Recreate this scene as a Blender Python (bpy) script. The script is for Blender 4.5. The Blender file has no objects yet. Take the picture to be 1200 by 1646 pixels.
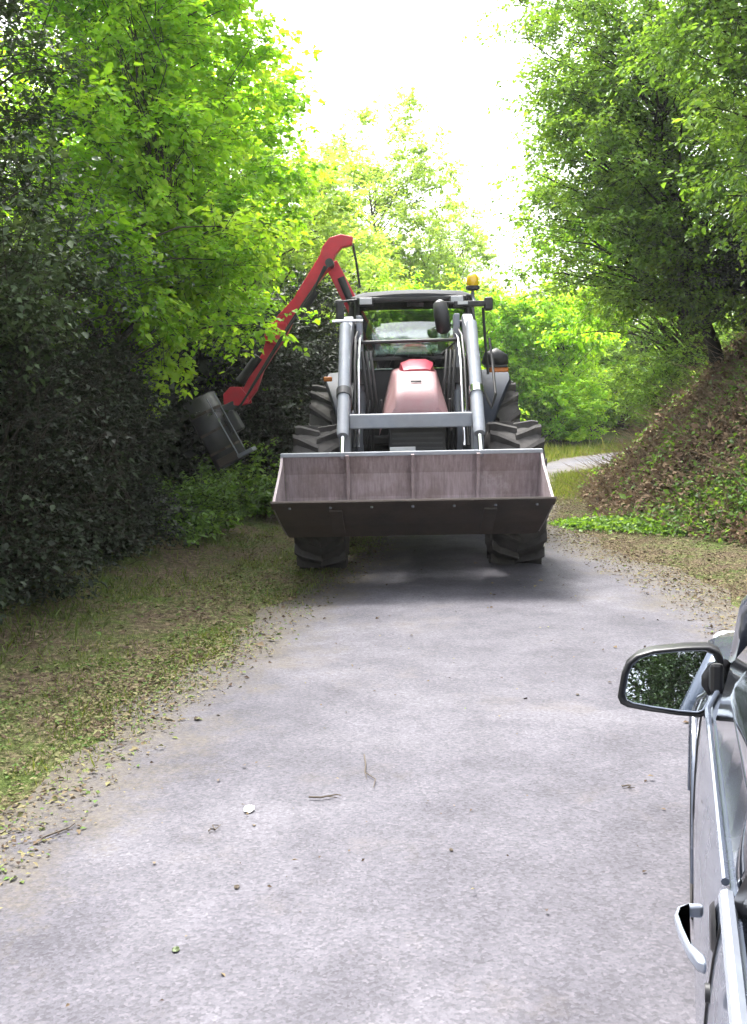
import bpy, math, random
import numpy as np
from mathutils import Vector, Matrix
R = math.radians
S = bpy.context.scene
COL = S.collection

# ------------------------------------------------------------------ camera
CAM_H = 1.62
PITCH = math.atan(193 / 1700.0)
ROLL = R(1.2)
cd = bpy.data.cameras.new('camera')
cam = bpy.data.objects.new('camera', cd)
COL.objects.link(cam)
cd.sensor_fit = 'VERTICAL'
cd.sensor_height = 36.0
cd.lens = 36.0 * 1700 / 1646
cd.clip_start = 0.02
cd.clip_end = 2000
f_ = Vector((0, math.cos(PITCH), -math.sin(PITCH)))
r0 = Vector((1, 0, 0)); u0 = r0.cross(f_)
r_ = r0 * math.cos(ROLL) - u0 * math.sin(ROLL)
u_ = r0 * math.sin(ROLL) + u0 * math.cos(ROLL)
M = Matrix((r_, u_, -f_)).transposed().to_4x4()
M.translation = Vector((0, 0, CAM_H))
cam.matrix_world = M
S.camera = cam

# ------------------------------------------------------------------ sky, sun, exposure
SUN_EL, SUN_AZ = 62.0, -24.0          # azimuth measured from +Y (view direction) towards +X
w = bpy.data.worlds.new('World'); S.world = w; w.use_nodes = True
nt = w.node_tree; nt.nodes.clear()
sky = nt.nodes.new('ShaderNodeTexSky'); sky.sky_type = 'NISHITA'; sky.sun_disc = False
sky.sun_elevation = R(SUN_EL); sky.sun_rotation = R(SUN_AZ)
sky.air_density = 1.0; sky.dust_density = 6.0; sky.ozone_density = 1.0
hs = nt.nodes.new('ShaderNodeHueSaturation'); hs.inputs['Saturation'].default_value = 0.22
bg = nt.nodes.new('ShaderNodeBackground'); bg.inputs['Strength'].default_value = 0.15
wo = nt.nodes.new('ShaderNodeOutputWorld')
nt.links.new(sky.outputs[0], hs.inputs['Color']); nt.links.new(hs.outputs[0], bg.inputs[0]); nt.links.new(bg.outputs[0], wo.inputs[0])
sl = bpy.data.lights.new('sun', 'SUN'); sl.energy = 1.5; sl.angle = R(14); sl.color = (1.0, 0.96, 0.9)
so = bpy.data.objects.new('sun', sl); COL.objects.link(so)
az, el = R(SUN_AZ), R(SUN_EL)
sd = Vector((math.sin(az) * math.cos(el), math.cos(az) * math.cos(el), math.sin(el)))
so.rotation_euler = sd.to_track_quat('Z', 'Y').to_euler(); so.location = sd * 30
vs = S.view_settings
vs.view_transform = 'Standard'; vs.look = 'None'; vs.gamma = 1.0; vs.use_curve_mapping = False
vs.exposure = 2.5
S.render.engine = 'CYCLES'
cy = S.cycles
cy.max_bounces = 8; cy.diffuse_bounces = 4; cy.glossy_bounces = 3; cy.transmission_bounces = 6; cy.transparent_max_bounces = 8
cy.use_denoising = True
cy.use_adaptive_sampling = True; cy.adaptive_threshold = 0.025
cy.caustics_reflective = False; cy.caustics_refractive = False

rng = np.random.default_rng(7)

# ------------------------------------------------------------------ materials
def new_mat(name):
    m = bpy.data.materials.new(name); m.use_nodes = True
    n = m.node_tree; n.nodes.clear()
    return m, n, n.nodes.new('ShaderNodeOutputMaterial')

def noise(n, scale, detail=4, rough=0.55, co=None, kind='Object', dist=0.0):
    t = n.nodes.new('ShaderNodeTexNoise'); t.inputs['Scale'].default_value = scale
    t.inputs['Detail'].default_value = detail; t.inputs['Roughness'].default_value = rough
    t.inputs['Distortion'].default_value = dist
    if co is None:
        co = n.nodes.new('ShaderNodeTexCoord').outputs[kind]
    n.links.new(co, t.inputs['Vector'])
    return t

def ramp(n, fac, stops):
    r = n.nodes.new('ShaderNodeValToRGB'); e = r.color_ramp.elements
    while len(e) > 1: e.remove(e[-1])
    e[0].position = stops[0][0]; e[0].color = (*stops[0][1], 1)
    for p, c in stops[1:]:
        x = e.new(p); x.color = (*c, 1)
    n.links.new(fac, r.inputs[0])
    return r

def mixc(n, a, b, fac, mode='MIX'):
    m = n.nodes.new('ShaderNodeMix'); m.data_type = 'RGBA'; m.blend_type = mode
    if isinstance(fac, (int, float)): m.inputs[0].default_value = fac
    else: n.links.new(fac, m.inputs[0])
    for s, v in ((6, a), (7, b)):
        if isinstance(v, tuple): m.inputs[s].default_value = (*v, 1)
        else: n.links.new(v, m.inputs[s])
    return m.outputs[2]

def bump(n, h, strength, dist, prev=None):
    b = n.nodes.new('ShaderNodeBump'); b.inputs['Strength'].default_value = strength; b.inputs['Distance'].default_value = dist
    n.links.new(h, b.inputs['Height'])
    if prev is not None: n.links.new(prev, b.inputs['Normal'])
    return b.outputs[0]

def paint(name, col, rough=0.45, metal=0.0, dirt=None, dirt_amt=0.5, scale=6.0, spec=0.5, coat=0.0, fine=0.08):
    """painted or bare metal / plastic with uneven dust, small colour drift and fine relief"""
    m, n, out = new_mat(name)
    p = n.nodes.new('ShaderNodeBsdfPrincipled')
    a = noise(n, scale, 6, 0.65)
    c = ramp(n, a.outputs[0], [(0.25, tuple(x * 0.78 for x in col)), (0.75, tuple(min(1, x * 1.18) for x in col))]).outputs[0]
    if dirt is not None:
        d = noise(n, scale * 0.45, 8, 0.7)
        mk = ramp(n, d.outputs[0], [(0.5 - 0.35 * dirt_amt, (0, 0, 0)), (0.78 - 0.3 * dirt_amt, (1, 1, 1))])
        mm = n.nodes.new('ShaderNodeMath'); mm.operation = 'MULTIPLY'; mm.inputs[1].default_value = dirt_amt
        n.links.new(mk.outputs[0], mm.inputs[0])
        c = mixc(n, c, dirt, mm.outputs[0])
    n.links.new(c, p.inputs['Base Color'])
    rr = n.nodes.new('ShaderNodeMapRange'); rr.inputs[3].default_value = max(0.02, rough - 0.12); rr.inputs[4].default_value = min(1, rough + 0.15)
    n.links.new(a.outputs[0], rr.inputs[0]); n.links.new(rr.outputs[0], p.inputs['Roughness'])
    p.inputs['Metallic'].default_value = metal
    p.inputs['Specular IOR Level'].default_value = spec
    p.inputs['Coat Weight'].default_value = coat; p.inputs['Coat Roughness'].default_value = 0.05
    if fine:
        n.links.new(bump(n, noise(n, 140, 3).outputs[0], fine, 0.004), p.inputs['Normal'])
    n.links.new(p.outputs[0], out.inputs[0])
    return m

def leaf_mat(name, cols, trans=0.42, tcol=(1.25, 1.2, 0.4), rough=0.5, spec=0.35):
    m, n, out = new_mat(name)
    at = n.nodes.new('ShaderNodeAttribute'); at.attribute_name = 'tint'
    st = [(i / (len(cols) - 1), c) for i, c in enumerate(cols)]
    c = ramp(n, at.outputs['Fac'], st).outputs[0]
    p = n.nodes.new('ShaderNodeBsdfPrincipled'); p.inputs['Roughness'].default_value = rough
    p.inputs['Specular IOR Level'].default_value = spec
    n.links.new(c, p.inputs['Base Color'])
    t = n.nodes.new('ShaderNodeBsdfTranslucent')
    n.links.new(mixc(n, c, tcol, 1.0, 'MULTIPLY'), t.inputs[0])
    x = n.nodes.new('ShaderNodeMixShader'); x.inputs[0].default_value = trans
    n.links.new(p.outputs[0], x.inputs[1]); n.links.new(t.outputs[0], x.inputs[2]); n.links.new(x.outputs[0], out.inputs[0])
    return m

def glass_mat(name, tint, refl=0.0, rough=0.02):
    m, n, out = new_mat(name)
    tr = n.nodes.new('ShaderNodeBsdfTransparent'); tr.inputs[0].default_value = (*tint, 1)
    g = n.nodes.new('ShaderNodeBsdfGlossy'); g.inputs['Roughness'].default_value = rough
    fr = n.nodes.new('ShaderNodeFresnel'); fr.inputs[0].default_value = 1.5
    ad = n.nodes.new('ShaderNodeMath'); ad.operation = 'ADD'; ad.inputs[1].default_value = refl; ad.use_clamp = True
    n.links.new(fr.outputs[0], ad.inputs[0])
    x = n.nodes.new('ShaderNodeMixShader'); n.links.new(ad.outputs[0], x.inputs[0])
    n.links.new(tr.outputs[0], x.inputs[1]); n.links.new(g.outputs[0], x.inputs[2]); n.links.new(x.outputs[0], out.inputs[0])
    return m

# ------------------------------------------------------------------ mesh builder
class MB:
    def __init__(s): s.v = []; s.f = []
    def add(s, v, f):
        o = len(s.v); s.v += [tuple(x) for x in v]; s.f += [tuple(i + o for i in q) for q in f]; return s
    def box(s, c, d, rot=None):
        c = Vector(c); h = Vector(d) / 2
        pts = [Vector((sx * h.x, sy * h.y, sz * h.z)) for sz in (-1, 1) for sy in (-1, 1) for sx in (-1, 1)]
        if rot is not None: pts = [rot @ p for p in pts]
        return s.add([c + p for p in pts], [(0, 2, 3, 1), (4, 5, 7, 6), (0, 1, 5, 4), (2, 6, 7, 3), (0, 4, 6, 2), (1, 3, 7, 5)])
    def beam(s, a, b, wd, hg, up=(0, 0, 1)):
        a = Vector(a); b = Vector(b); d = (b - a); L = d.length; d.normalize()
        up = Vector(up)
        if abs(d.dot(up)) > 0.98: up = Vector((1, 0, 0))
        x = d.cross(up).normalized(); z = x.cross(d)
        return s.box((a + b) / 2, (wd, L, hg), Matrix((x, d, z)).transposed())
    def tube(s, pts, r, n=10, cap=True):
        P = [Vector(p) for p in pts]; k = len(P)
        rr = [r] * k if isinstance(r, (int, float)) else list(r)
        vv = []; ff = []; ref = None
        for i, p in enumerate(P):
            t = (P[min(i + 1, k - 1)] - P[max(i - 1, 0)]).normalized()
            if ref is None: ref = t.orthogonal().normalized()
            x = (ref - t * ref.dot(t)).normalized(); ref = x; y = t.cross(x)
            for j in range(n):
                a = 2 * math.pi * j / n
                vv.append(p + (x * math.cos(a) + y * math.sin(a)) * rr[i])
        for i in range(k - 1):
            for j in range(n):
                j2 = (j + 1) % n
                ff.append((i * n + j, i * n + j2, (i + 1) * n + j2, (i + 1) * n + j))
        if cap:
            ff.append(tuple(reversed(range(n)))); ff.append(tuple((k - 1) * n + j for j in range(n)))
        return s.add(vv, ff)
    def prism(s, poly, lo, hi, axis='x'):
        """poly: 2-D outline; axis x -> (y,z), axis y -> (x,z), axis z -> (x,y)"""
        def p3(q, h): return {'x': (h, q[0], q[1]), 'y': (q[0], h, q[1]), 'z': (q[0], q[1], h)}[axis]
        k = len(poly)
        vv = [p3(q, lo) for q in poly] + [p3(q, hi) for q in poly]
        ff = [tuple(range(k)), tuple(reversed(range(k, 2 * k)))] + [(i, i + k, (i + 1) % k + k, (i + 1) % k) for i in range(k)]
        return s.add(vv, ff)
    def lathe(s, prof, n=32, axis='x', c=(0, 0, 0)):
        """prof: list of (axial, radius)"""
        vv = []; ff = []; k = len(prof)
        for i in range(n):
            a = 2 * math.pi * i / n; ca, sa = math.cos(a), math.sin(a)
            for ax, r in prof:
                vv.append((c[0] + ax, c[1] + r * ca, c[2] + r * sa) if axis == 'x' else (c[0] + r * ca, c[1] + r * sa, c[2] + ax))
        for i in range(n):
            i2 = (i + 1) % n
            for j in range(k - 1):
                ff.append((i * k + j, i * k + j + 1, i2 * k + j + 1, i2 * k + j))
        return s.add(vv, ff)
    def grid(s, rows):
        """rows: list of equal-length point lists"""
        k = len(rows[0]); vv = [p for r in rows for p in r]
        ff = [(i * k + j, i * k + j + 1, (i + 1) * k + j + 1, (i + 1) * k + j) for i in range(len(rows) - 1) for j in range(k - 1)]
        return s.add(vv, ff)
    def build(s, name, mat, parent=None, smooth=False, bevel=0.0, seg=2, solid=0.0, recalc=True):
        me = bpy.data.meshes.new(name); me.from_pydata(s.v, [], s.f)
        if recalc:
            import bmesh
            b = bmesh.new(); b.from_mesh(me); bmesh.ops.recalc_face_normals(b, faces=b.faces); b.to_mesh(me); b.free()
        me.materials.append(mat)
        o = bpy.data.objects.new(name, me); COL.objects.link(o)
        if parent is not None: o.parent = parent
        if solid:
            q = o.modifiers.new('solid', 'SOLIDIFY'); q.thickness = solid; q.offset = -1
        if bevel:
            q = o.modifiers.new('bevel', 'BEVEL'); q.width = bevel; q.segments = seg; q.limit_method = 'ANGLE'; q.angle_limit = R(35)
        if smooth:
            me.polygons.foreach_set('use_smooth', [True] * len(me.polygons))
            if smooth == 'auto':
                me.set_sharp_from_angle(angle=R(38))
        return o

def empty(name, loc=(0, 0, 0), rz=0.0):
    o = bpy.data.objects.new(name, None); COL.objects.link(o); o.location = loc; o.rotation_euler = (0, 0, rz)
    o.empty_display_size = 0.2
    return o

def tag(o, label=None, cat=None, group=None, kind=None):
    if label: o['label'] = label
    if cat: o['category'] = cat
    if group: o['group'] = group
    if kind: o['kind'] = kind
    return o

def share(src, name, parent=None, mw=None):
    """another object with the same mesh data"""
    o = bpy.data.objects.new(name, src.data); COL.objects.link(o)
    for m_ in src.modifiers:
        q = o.modifiers.new(m_.name, m_.type)
        if m_.type == 'BEVEL': q.width = m_.width; q.segments = m_.segments; q.limit_method = m_.limit_method; q.angle_limit = m_.angle_limit
    if parent is not None: o.parent = parent
    if mw is not None: o.matrix_local = mw
    return o

def np_mesh(name, V, F, mat, parent=None, tint=None, smooth=False):
    """fast mesh from numpy arrays; F is (n, k)"""
    me = bpy.data.meshes.new(name)
    nf, k = F.shape
    me.vertices.add(len(V)); me.vertices.foreach_set('co', np.ascontiguousarray(V, dtype=np.float32).ravel())
    me.loops.add(nf * k); me.loops.foreach_set('vertex_index', np.ascontiguousarray(F, dtype=np.int32).ravel())
    me.polygons.add(nf); me.polygons.foreach_set('loop_start', np.arange(0, nf * k, k, dtype=np.int32))
    if smooth: me.polygons.foreach_set('use_smooth', np.ones(nf, dtype=bool))
    if tint is not None:
        a = me.attributes.new('tint', 'FLOAT', 'FACE'); a.data.foreach_set('value', np.ascontiguousarray(tint, dtype=np.float32))
    me.update(calc_edges=True)
    me.materials.append(mat)
    o = bpy.data.objects.new(name, me); COL.objects.link(o)
    if parent is not None: o.parent = parent
    return o

# ------------------------------------------------------------------ terrain lines (metres)
def itp(y, pts):
    a = np.array(pts); return np.interp(y, a[:, 0], a[:, 1])
XL = [(-40, -9.7), (-10, -4.1), (0, -2.25), (4.06, -1.51), (4.9, -1.36), (6.4, -1.06), (9, -0.55), (12, 0.05), (16, 0.95), (20, 2.2), (23.9, 4.0), (25.75, 5.5), (27.4, 7.2), (30, 11.5), (32, 17), (34, 26), (36, 40)]
XR = [(-40, -6), (-10, -0.4), (-4, 0.9), (0, 2.3), (3, 2.85), (6, 2.8), (8, 2.75), (10, 2.5), (12, 2.2), (15.7, 2.6), (19.5, 3.45), (22.4, 5.5), (24.5, 9), (27, 16), (29.5, 25), (31.5, 40)]
XB = [(-40, -4), (-10, 2.0), (0, 3.6), (6, 4.4), (8, 4.4), (10, 3.7), (12.3, 2.75), (15.7, 3.15), (18, 3.85), (19.6, 4.6), (22, 6.6), (24, 10.5), (26, 16), (28, 26), (30, 60), (32, 300), (200, 300)]
_ph = rng.uniform(0, 6.28, 12)
def wob(x, y):
    return (np.sin(1.7 * x + 0.9 * y + _ph[0]) * 0.5 + np.sin(-1.1 * x + 2.3 * y + _ph[1]) * 0.35 + np.sin(3.9 * x - 2.1 * y + _ph[2]) * 0.22 + np.sin(5.3 * x + 4.7 * y + _ph[3]) * 0.14)
def ground_h(x, y):
    x = np.asarray(x, float); y = np.asarray(y, float)
    xl = itp(y, XL); xr = itp(y, XR); xb = itp(y, XB)
    h = np.zeros_like(x)
    fb = np.clip((y - 17) / 4, 0, 1)          # slack where the lane turns
    dl = np.clip(xl - 0.05 - 0.6 * fb - x, 0, None)
    left = 0.045 * np.minimum(dl, 1.2) + 0.22 * np.clip(dl - 1.2, 0, 5) + np.minimum(dl, 1) * 0.035 * wob(x, y)
    farl = np.clip((y - 24) / 10, 0, 1)
    h = np.where(dl > 0, left * (1 - 0.55 * farl), h)
    dr = np.clip(x - xr - 0.02 - 0.7 * fb, 0, None)
    h = h + np.minimum(dr, 0.8) * 0.05
    db = np.clip(x - xb - 0.25 * fb, 0, None)
    bank = 0.98 * np.clip(db, 0, 3.6) + 0.2 * np.clip(db - 3.6, 0, 12) - 0.16 * (1 - np.exp(-db * 2.5))
    h = h - 0.03 * fb * ((x > xl - 1) & (x < xr + 1))
    h = h + np.where(db > 0, bank + np.minimum(db, 1) * 0.09 * wob(x * 1.3, y * 1.3), 0)
    return h

# ground sheet ------------------------------------------------------
xs = np.unique(np.concatenate([np.linspace(-90, -10, 14), np.linspace(-10, -4, 13), np.linspace(-4, 10, 80), np.linspace(10, 20, 20), np.linspace(20, 120, 14)]).round(4))
ys = np.unique(np.concatenate([np.linspace(-60, -5, 14), np.linspace(-5, 30, 170), np.linspace(30, 45, 16), np.linspace(45, 220, 14)]).round(4))
GX, GY = np.meshgrid(xs, ys)
GZ = ground_h(GX, GY)
V = np.stack([GX, GY, GZ], -1).reshape(-1, 3)
nx = len(xs)
ii, jj = np.meshgrid(np.arange(len(ys) - 1), np.arange(nx - 1), indexing='ij')
q0 = (ii * nx + jj).ravel()
F = np.stack([q0, q0 + 1, q0 + nx + 1, q0 + nx], -1)

m, n, out = new_mat('soil and litter')
p = n.nodes.new('ShaderNodeBsdfPrincipled'); p.inputs['Roughness'].default_value = 0.95; p.inputs['Specular IOR Level'].default_value = 0.1
a = noise(n, 1.4, 6, 0.7); b = noise(n, 22, 6, 0.75); c_ = noise(n, 5, 5, 0.7)
soil = ramp(n, b.outputs[0], [(0.3, (0.035, 0.028, 0.02)), (0.5, (0.11, 0.085, 0.055)), (0.68, (0.24, 0.19, 0.12))]).outputs[0]
moss = ramp(n, b.outputs[0], [(0.3, (0.03, 0.045, 0.012)), (0.55, (0.085, 0.12, 0.03)), (0.72, (0.2, 0.22, 0.07))]).outputs[0]
gm = ramp(n, a.outputs[0], [(0.44, (0, 0, 0)), (0.6, (1, 1, 1))]).outputs[0]
col = mixc(n, soil, moss, gm)
n.links.new(col, p.inputs['Base Color'])
n.links.new(bump(n, b.outputs[0], 0.9, 0.05), p.inputs['Normal']); n.links.new(p.outputs[0], out.inputs[0])
MAT_SOIL = m
o = np_mesh('ground', V, F, MAT_SOIL, smooth=True); tag(o, kind='structure')

# road ---------------------------------------------------------------
def edge_line(pts, y0, y1, k):
    a = np.array([q for q in pts]); yy = np.linspace(y0, y1, 4000); xx = np.interp(yy, a[:, 0], a[:, 1])
    ker = np.ones(161) / 161
    xx = np.convolve(np.pad(xx, 80, mode='edge'), ker, 'valid')
    s = np.concatenate([[0], np.cumsum(np.hypot(np.diff(xx), np.diff(yy)))])
    t = np.linspace(0, s[-1], k)
    return np.interp(t, s, xx), np.interp(t, s, yy)
K = 420
lx, ly = edge_line(XL, -20, 35.0, K); rx, ry = edge_line(XR, -20, 31.0, K)
jl = 0.06 * np.sin(ly * 3.1) + 0.05 * np.sin(ly * 7.7 + 1) + rng.normal(0, 0.025, K)
jr = 0.08 * np.sin(ry * 2.3) + 0.05 * np.sin(ry * 6.1 + 2) + rng.normal(0, 0.03, K)
NT = 15
T = np.linspace(0, 1, NT)
rv = np.zeros((K, NT, 3))
for j, t in enumerate(T):
    rv[:, j, 0] = (lx + jl) * (1 - t) + (rx + jr) * t
    rv[:, j, 1] = ly * (1 - t) + ry * t
    rv[:, j, 2] = 0.012 + 0.035 * math.sin(math.pi * t)
ii, jj = np.meshgrid(np.arange(K - 1), np.arange(NT - 1), indexing='ij')
q0 = (ii * NT + jj).ravel()
RF = np.stack([q0, q0 + 1, q0 + NT + 1, q0 + NT], -1)
m, n, out = new_mat('worn chip-seal asphalt')
p = n.nodes.new('ShaderNodeBsdfPrincipled'); p.inputs['Specular IOR Level'].default_value = 0.25
co = n.nodes.new('ShaderNodeTexCoord').outputs['Object']
big = noise(n, 0.55, 5, 0.6, co, dist=0.6); mid = noise(n, 3.2, 6, 0.7, co); chips = n.nodes.new('ShaderNodeTexVoronoi'); chips.inputs['Scale'].default_value = 95
n.links.new(co, chips.inputs['Vector'])
fine = noise(n, 120, 4, 0.7, co)
basec = ramp(n, big.outputs[0], [(0.30, (0.059, 0.057, 0.068)), (0.48, (0.083, 0.080, 0.094)), (0.68, (0.120, 0.116, 0.132))]).outputs[0]
mm = ramp(n, mid.outputs[0], [(0.3, (0.72, 0.72, 0.73)), (0.5, (0.95, 0.95, 0.95)), (0.7, (1.15, 1.15, 1.15))]).outputs[0]
c1 = mixc(n, basec, mm, 1.0, 'MULTIPLY')
cc = n.nodes.new('ShaderNodeSeparateColor'); n.links.new(chips.outputs['Color'], cc.inputs[0])
chipc = ramp(n, cc.outputs[0], [(0.0, (0.68, 0.68, 0.68)), (0.5, (0.94, 0.94, 0.94)), (0.88, (1.06, 1.06, 1.06)), (1.0, (1.26, 1.25, 1.24))]).outputs[0]
c2 = mixc(n, c1, chipc, 1.0, 'MULTIPLY')
fc = ramp(n, fine.outputs[0], [(0.3, (0.85, 0.85, 0.85)), (0.7, (1.12, 1.12, 1.12))]).outputs[0]
c3 = mixc(n, c2, fc, 1.0, 'MULTIPLY')
# dusty brown drift towards patches
du = noise(n, 1.1, 7, 0.75, co); dm = ramp(n, du.outputs[0], [(0.55, (0, 0, 0)), (0.78, (0.55, 0.55, 0.55))]).outputs[0]
c4 = mixc(n, c3, (0.105, 0.088, 0.072), dm)
# soil, crumbs and dust trodden in from the verges
ea = n.nodes.new('ShaderNodeAttribute'); ea.attribute_name = 'edge'
en = noise(n, 3.5, 8, 0.8, co); ef = noise(n, 38, 5, 0.8, co)
e1 = n.nodes.new('ShaderNodeMath'); e1.operation = 'MULTIPLY_ADD'; e1.inputs[1].default_value = -0.9; e1.inputs[2].default_value = 0.55
n.links.new(ea.outputs['Fac'], e1.inputs[0])
e2 = n.nodes.new('ShaderNodeMath'); e2.operation = 'MULTIPLY_ADD'; e2.inputs[1].default_value = 1.6
n.links.new(en.outputs[0], e2.inputs[0]); n.links.new(e1.outputs[0], e2.inputs[2])
e3 = n.nodes.new('ShaderNodeMath'); e3.operation = 'MULTIPLY_ADD'; e3.inputs[1].default_value = 0.5
n.links.new(ef.outputs[0], e3.inputs[0]); n.links.new(e2.outputs[0], e3.inputs[2])
em = n.nodes.new('ShaderNodeMapRange'); em.inputs[1].default_value = 1.0; em.inputs[2].default_value = 1.55; em.inputs[4].default_value = 0.85; em.clamp = True
n.links.new(e3.outputs[0], em.inputs[0])
ec = ramp(n, ef.outputs[0], [(0.3, (0.045, 0.038, 0.028)), (0.5, (0.085, 0.072, 0.052)), (0.7, (0.14, 0.125, 0.085))]).outputs[0]
c5 = mixc(n, c4, ec, em.outputs[0])
n.links.new(c5, p.inputs['Base Color']); p.inputs['Roughness'].default_value = 0.86
nb = bump(n, chips.outputs['Distance'], 0.3, 0.004)
nb = bump(n, mid.outputs[0], 0.35, 0.02, nb)
n.links.new(nb, p.inputs['Normal']); n.links.new(p.outputs[0], out.inputs[0])
o = np_mesh('road', rv.reshape(-1, 3), RF, m, smooth=True); tag(o, kind='structure')
wid = np.hypot(rx - lx, ry - ly)[:, None]
ea_ = o.data.attributes.new('edge', 'FLOAT', 'POINT')
ea_.data.foreach_set('value', np.minimum(T[None, :] * wid, (1 - T[None, :]) * wid * 0.8).astype(np.float32).ravel())

# ------------------------------------------------------------------ foliage helpers
def unit(a): return a / np.maximum(np.linalg.norm(a, axis=-1, keepdims=True), 1e-9)

def leaf_geo(P, D, N, L, wr, six=False, fold=0.18):
    """P base, D direction, N normal-ish, L length arrays -> verts, faces (two faces a leaf)"""
    D = unit(D); Sx = unit(np.cross(D, N)); Nn = np.cross(Sx, D)
    L = L[:, None]; W = L * wr * 0.5
    if six:
        vs_ = [P, P + D * L * 0.32 + Sx * W + Nn * W * fold * 2, P + D * L * 0.7 + Sx * W * 0.72 + Nn * (W * fold * 1.2 - 0.02 * L), P + D * L - Nn * L * 0.14,
               P + D * L * 0.7 - Sx * W * 0.72 + Nn * (W * fold * 1.2 - 0.02 * L), P + D * L * 0.32 - Sx * W + Nn * W * fold * 2]
        V = np.stack(vs_, 1).reshape(-1, 3); b = (np.arange(len(P)) * 6)[:, None]
        F = np.stack([b + np.array([0, 1, 2, 3]), b + np.array([0, 3, 4, 5])], 1).reshape(-1, 4)
    else:
        vs_ = [P, P + D * L * 0.45 + Sx * W + Nn * W * fold * 2, P + D * L - Nn * L * 0.12, P + D * L * 0.45 - Sx * W + Nn * W * fold * 2]
        V = np.stack(vs_, 1).reshape(-1, 3); b = (np.arange(len(P)) * 4)[:, None]
        F = np.stack([b + np.array([0, 1, 2]), b + np.array([0, 2, 3])], 1).reshape(-1, 3)
    return V, F

def tubes_np(A, B, ra, rb, n=3, bend=None):
    """many thin straight (or once-bent) twigs as one array mesh"""
    pts = [A, B] if bend is None else [A, bend, B]
    rad = [ra, rb] if bend is None else [ra, (ra + rb) / 2, rb]
    T = unit(B - A); ref = np.where(np.abs(T[:, 2:3]) < 0.9, np.array([[0, 0, 1.0]]), np.array([[1.0, 0, 0]]))
    X = unit(np.cross(T, ref)); Y = np.cross(T, X)
    rings = []
    for p_, r_i in zip(pts, rad):
        for j in range(n):
            a = 2 * math.pi * j / n
            rings.append(p_ + (X * math.cos(a) + Y * math.sin(a)) * r_i[:, None])
    m_ = len(rings); V = np.stack(rings, 1).reshape(-1, 3); b = (np.arange(len(A)) * m_)[:, None]
    fs = []
    for k in range(len(pts) - 1):
        for j in range(n):
            j2 = (j + 1) % n
            fs.append(b + np.array([k * n + j, k * n + j2, (k + 1) * n + j2, (k + 1) * n + j]))
    return V, np.stack(fs, 1).reshape(-1, 4)

def quad_tubes(pts, r, n=6):
    mb = MB().tube(pts, r, n, cap=False)
    return np.array(mb.v, float), np.array(mb.f, int)

def cat_meshes(parts):
    Vs, Fs, o_ = [], [], 0
    for V, F in parts:
        Vs.append(V); Fs.append(F + o_); o_ += len(V)
    return np.concatenate(Vs), np.concatenate(Fs)

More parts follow.
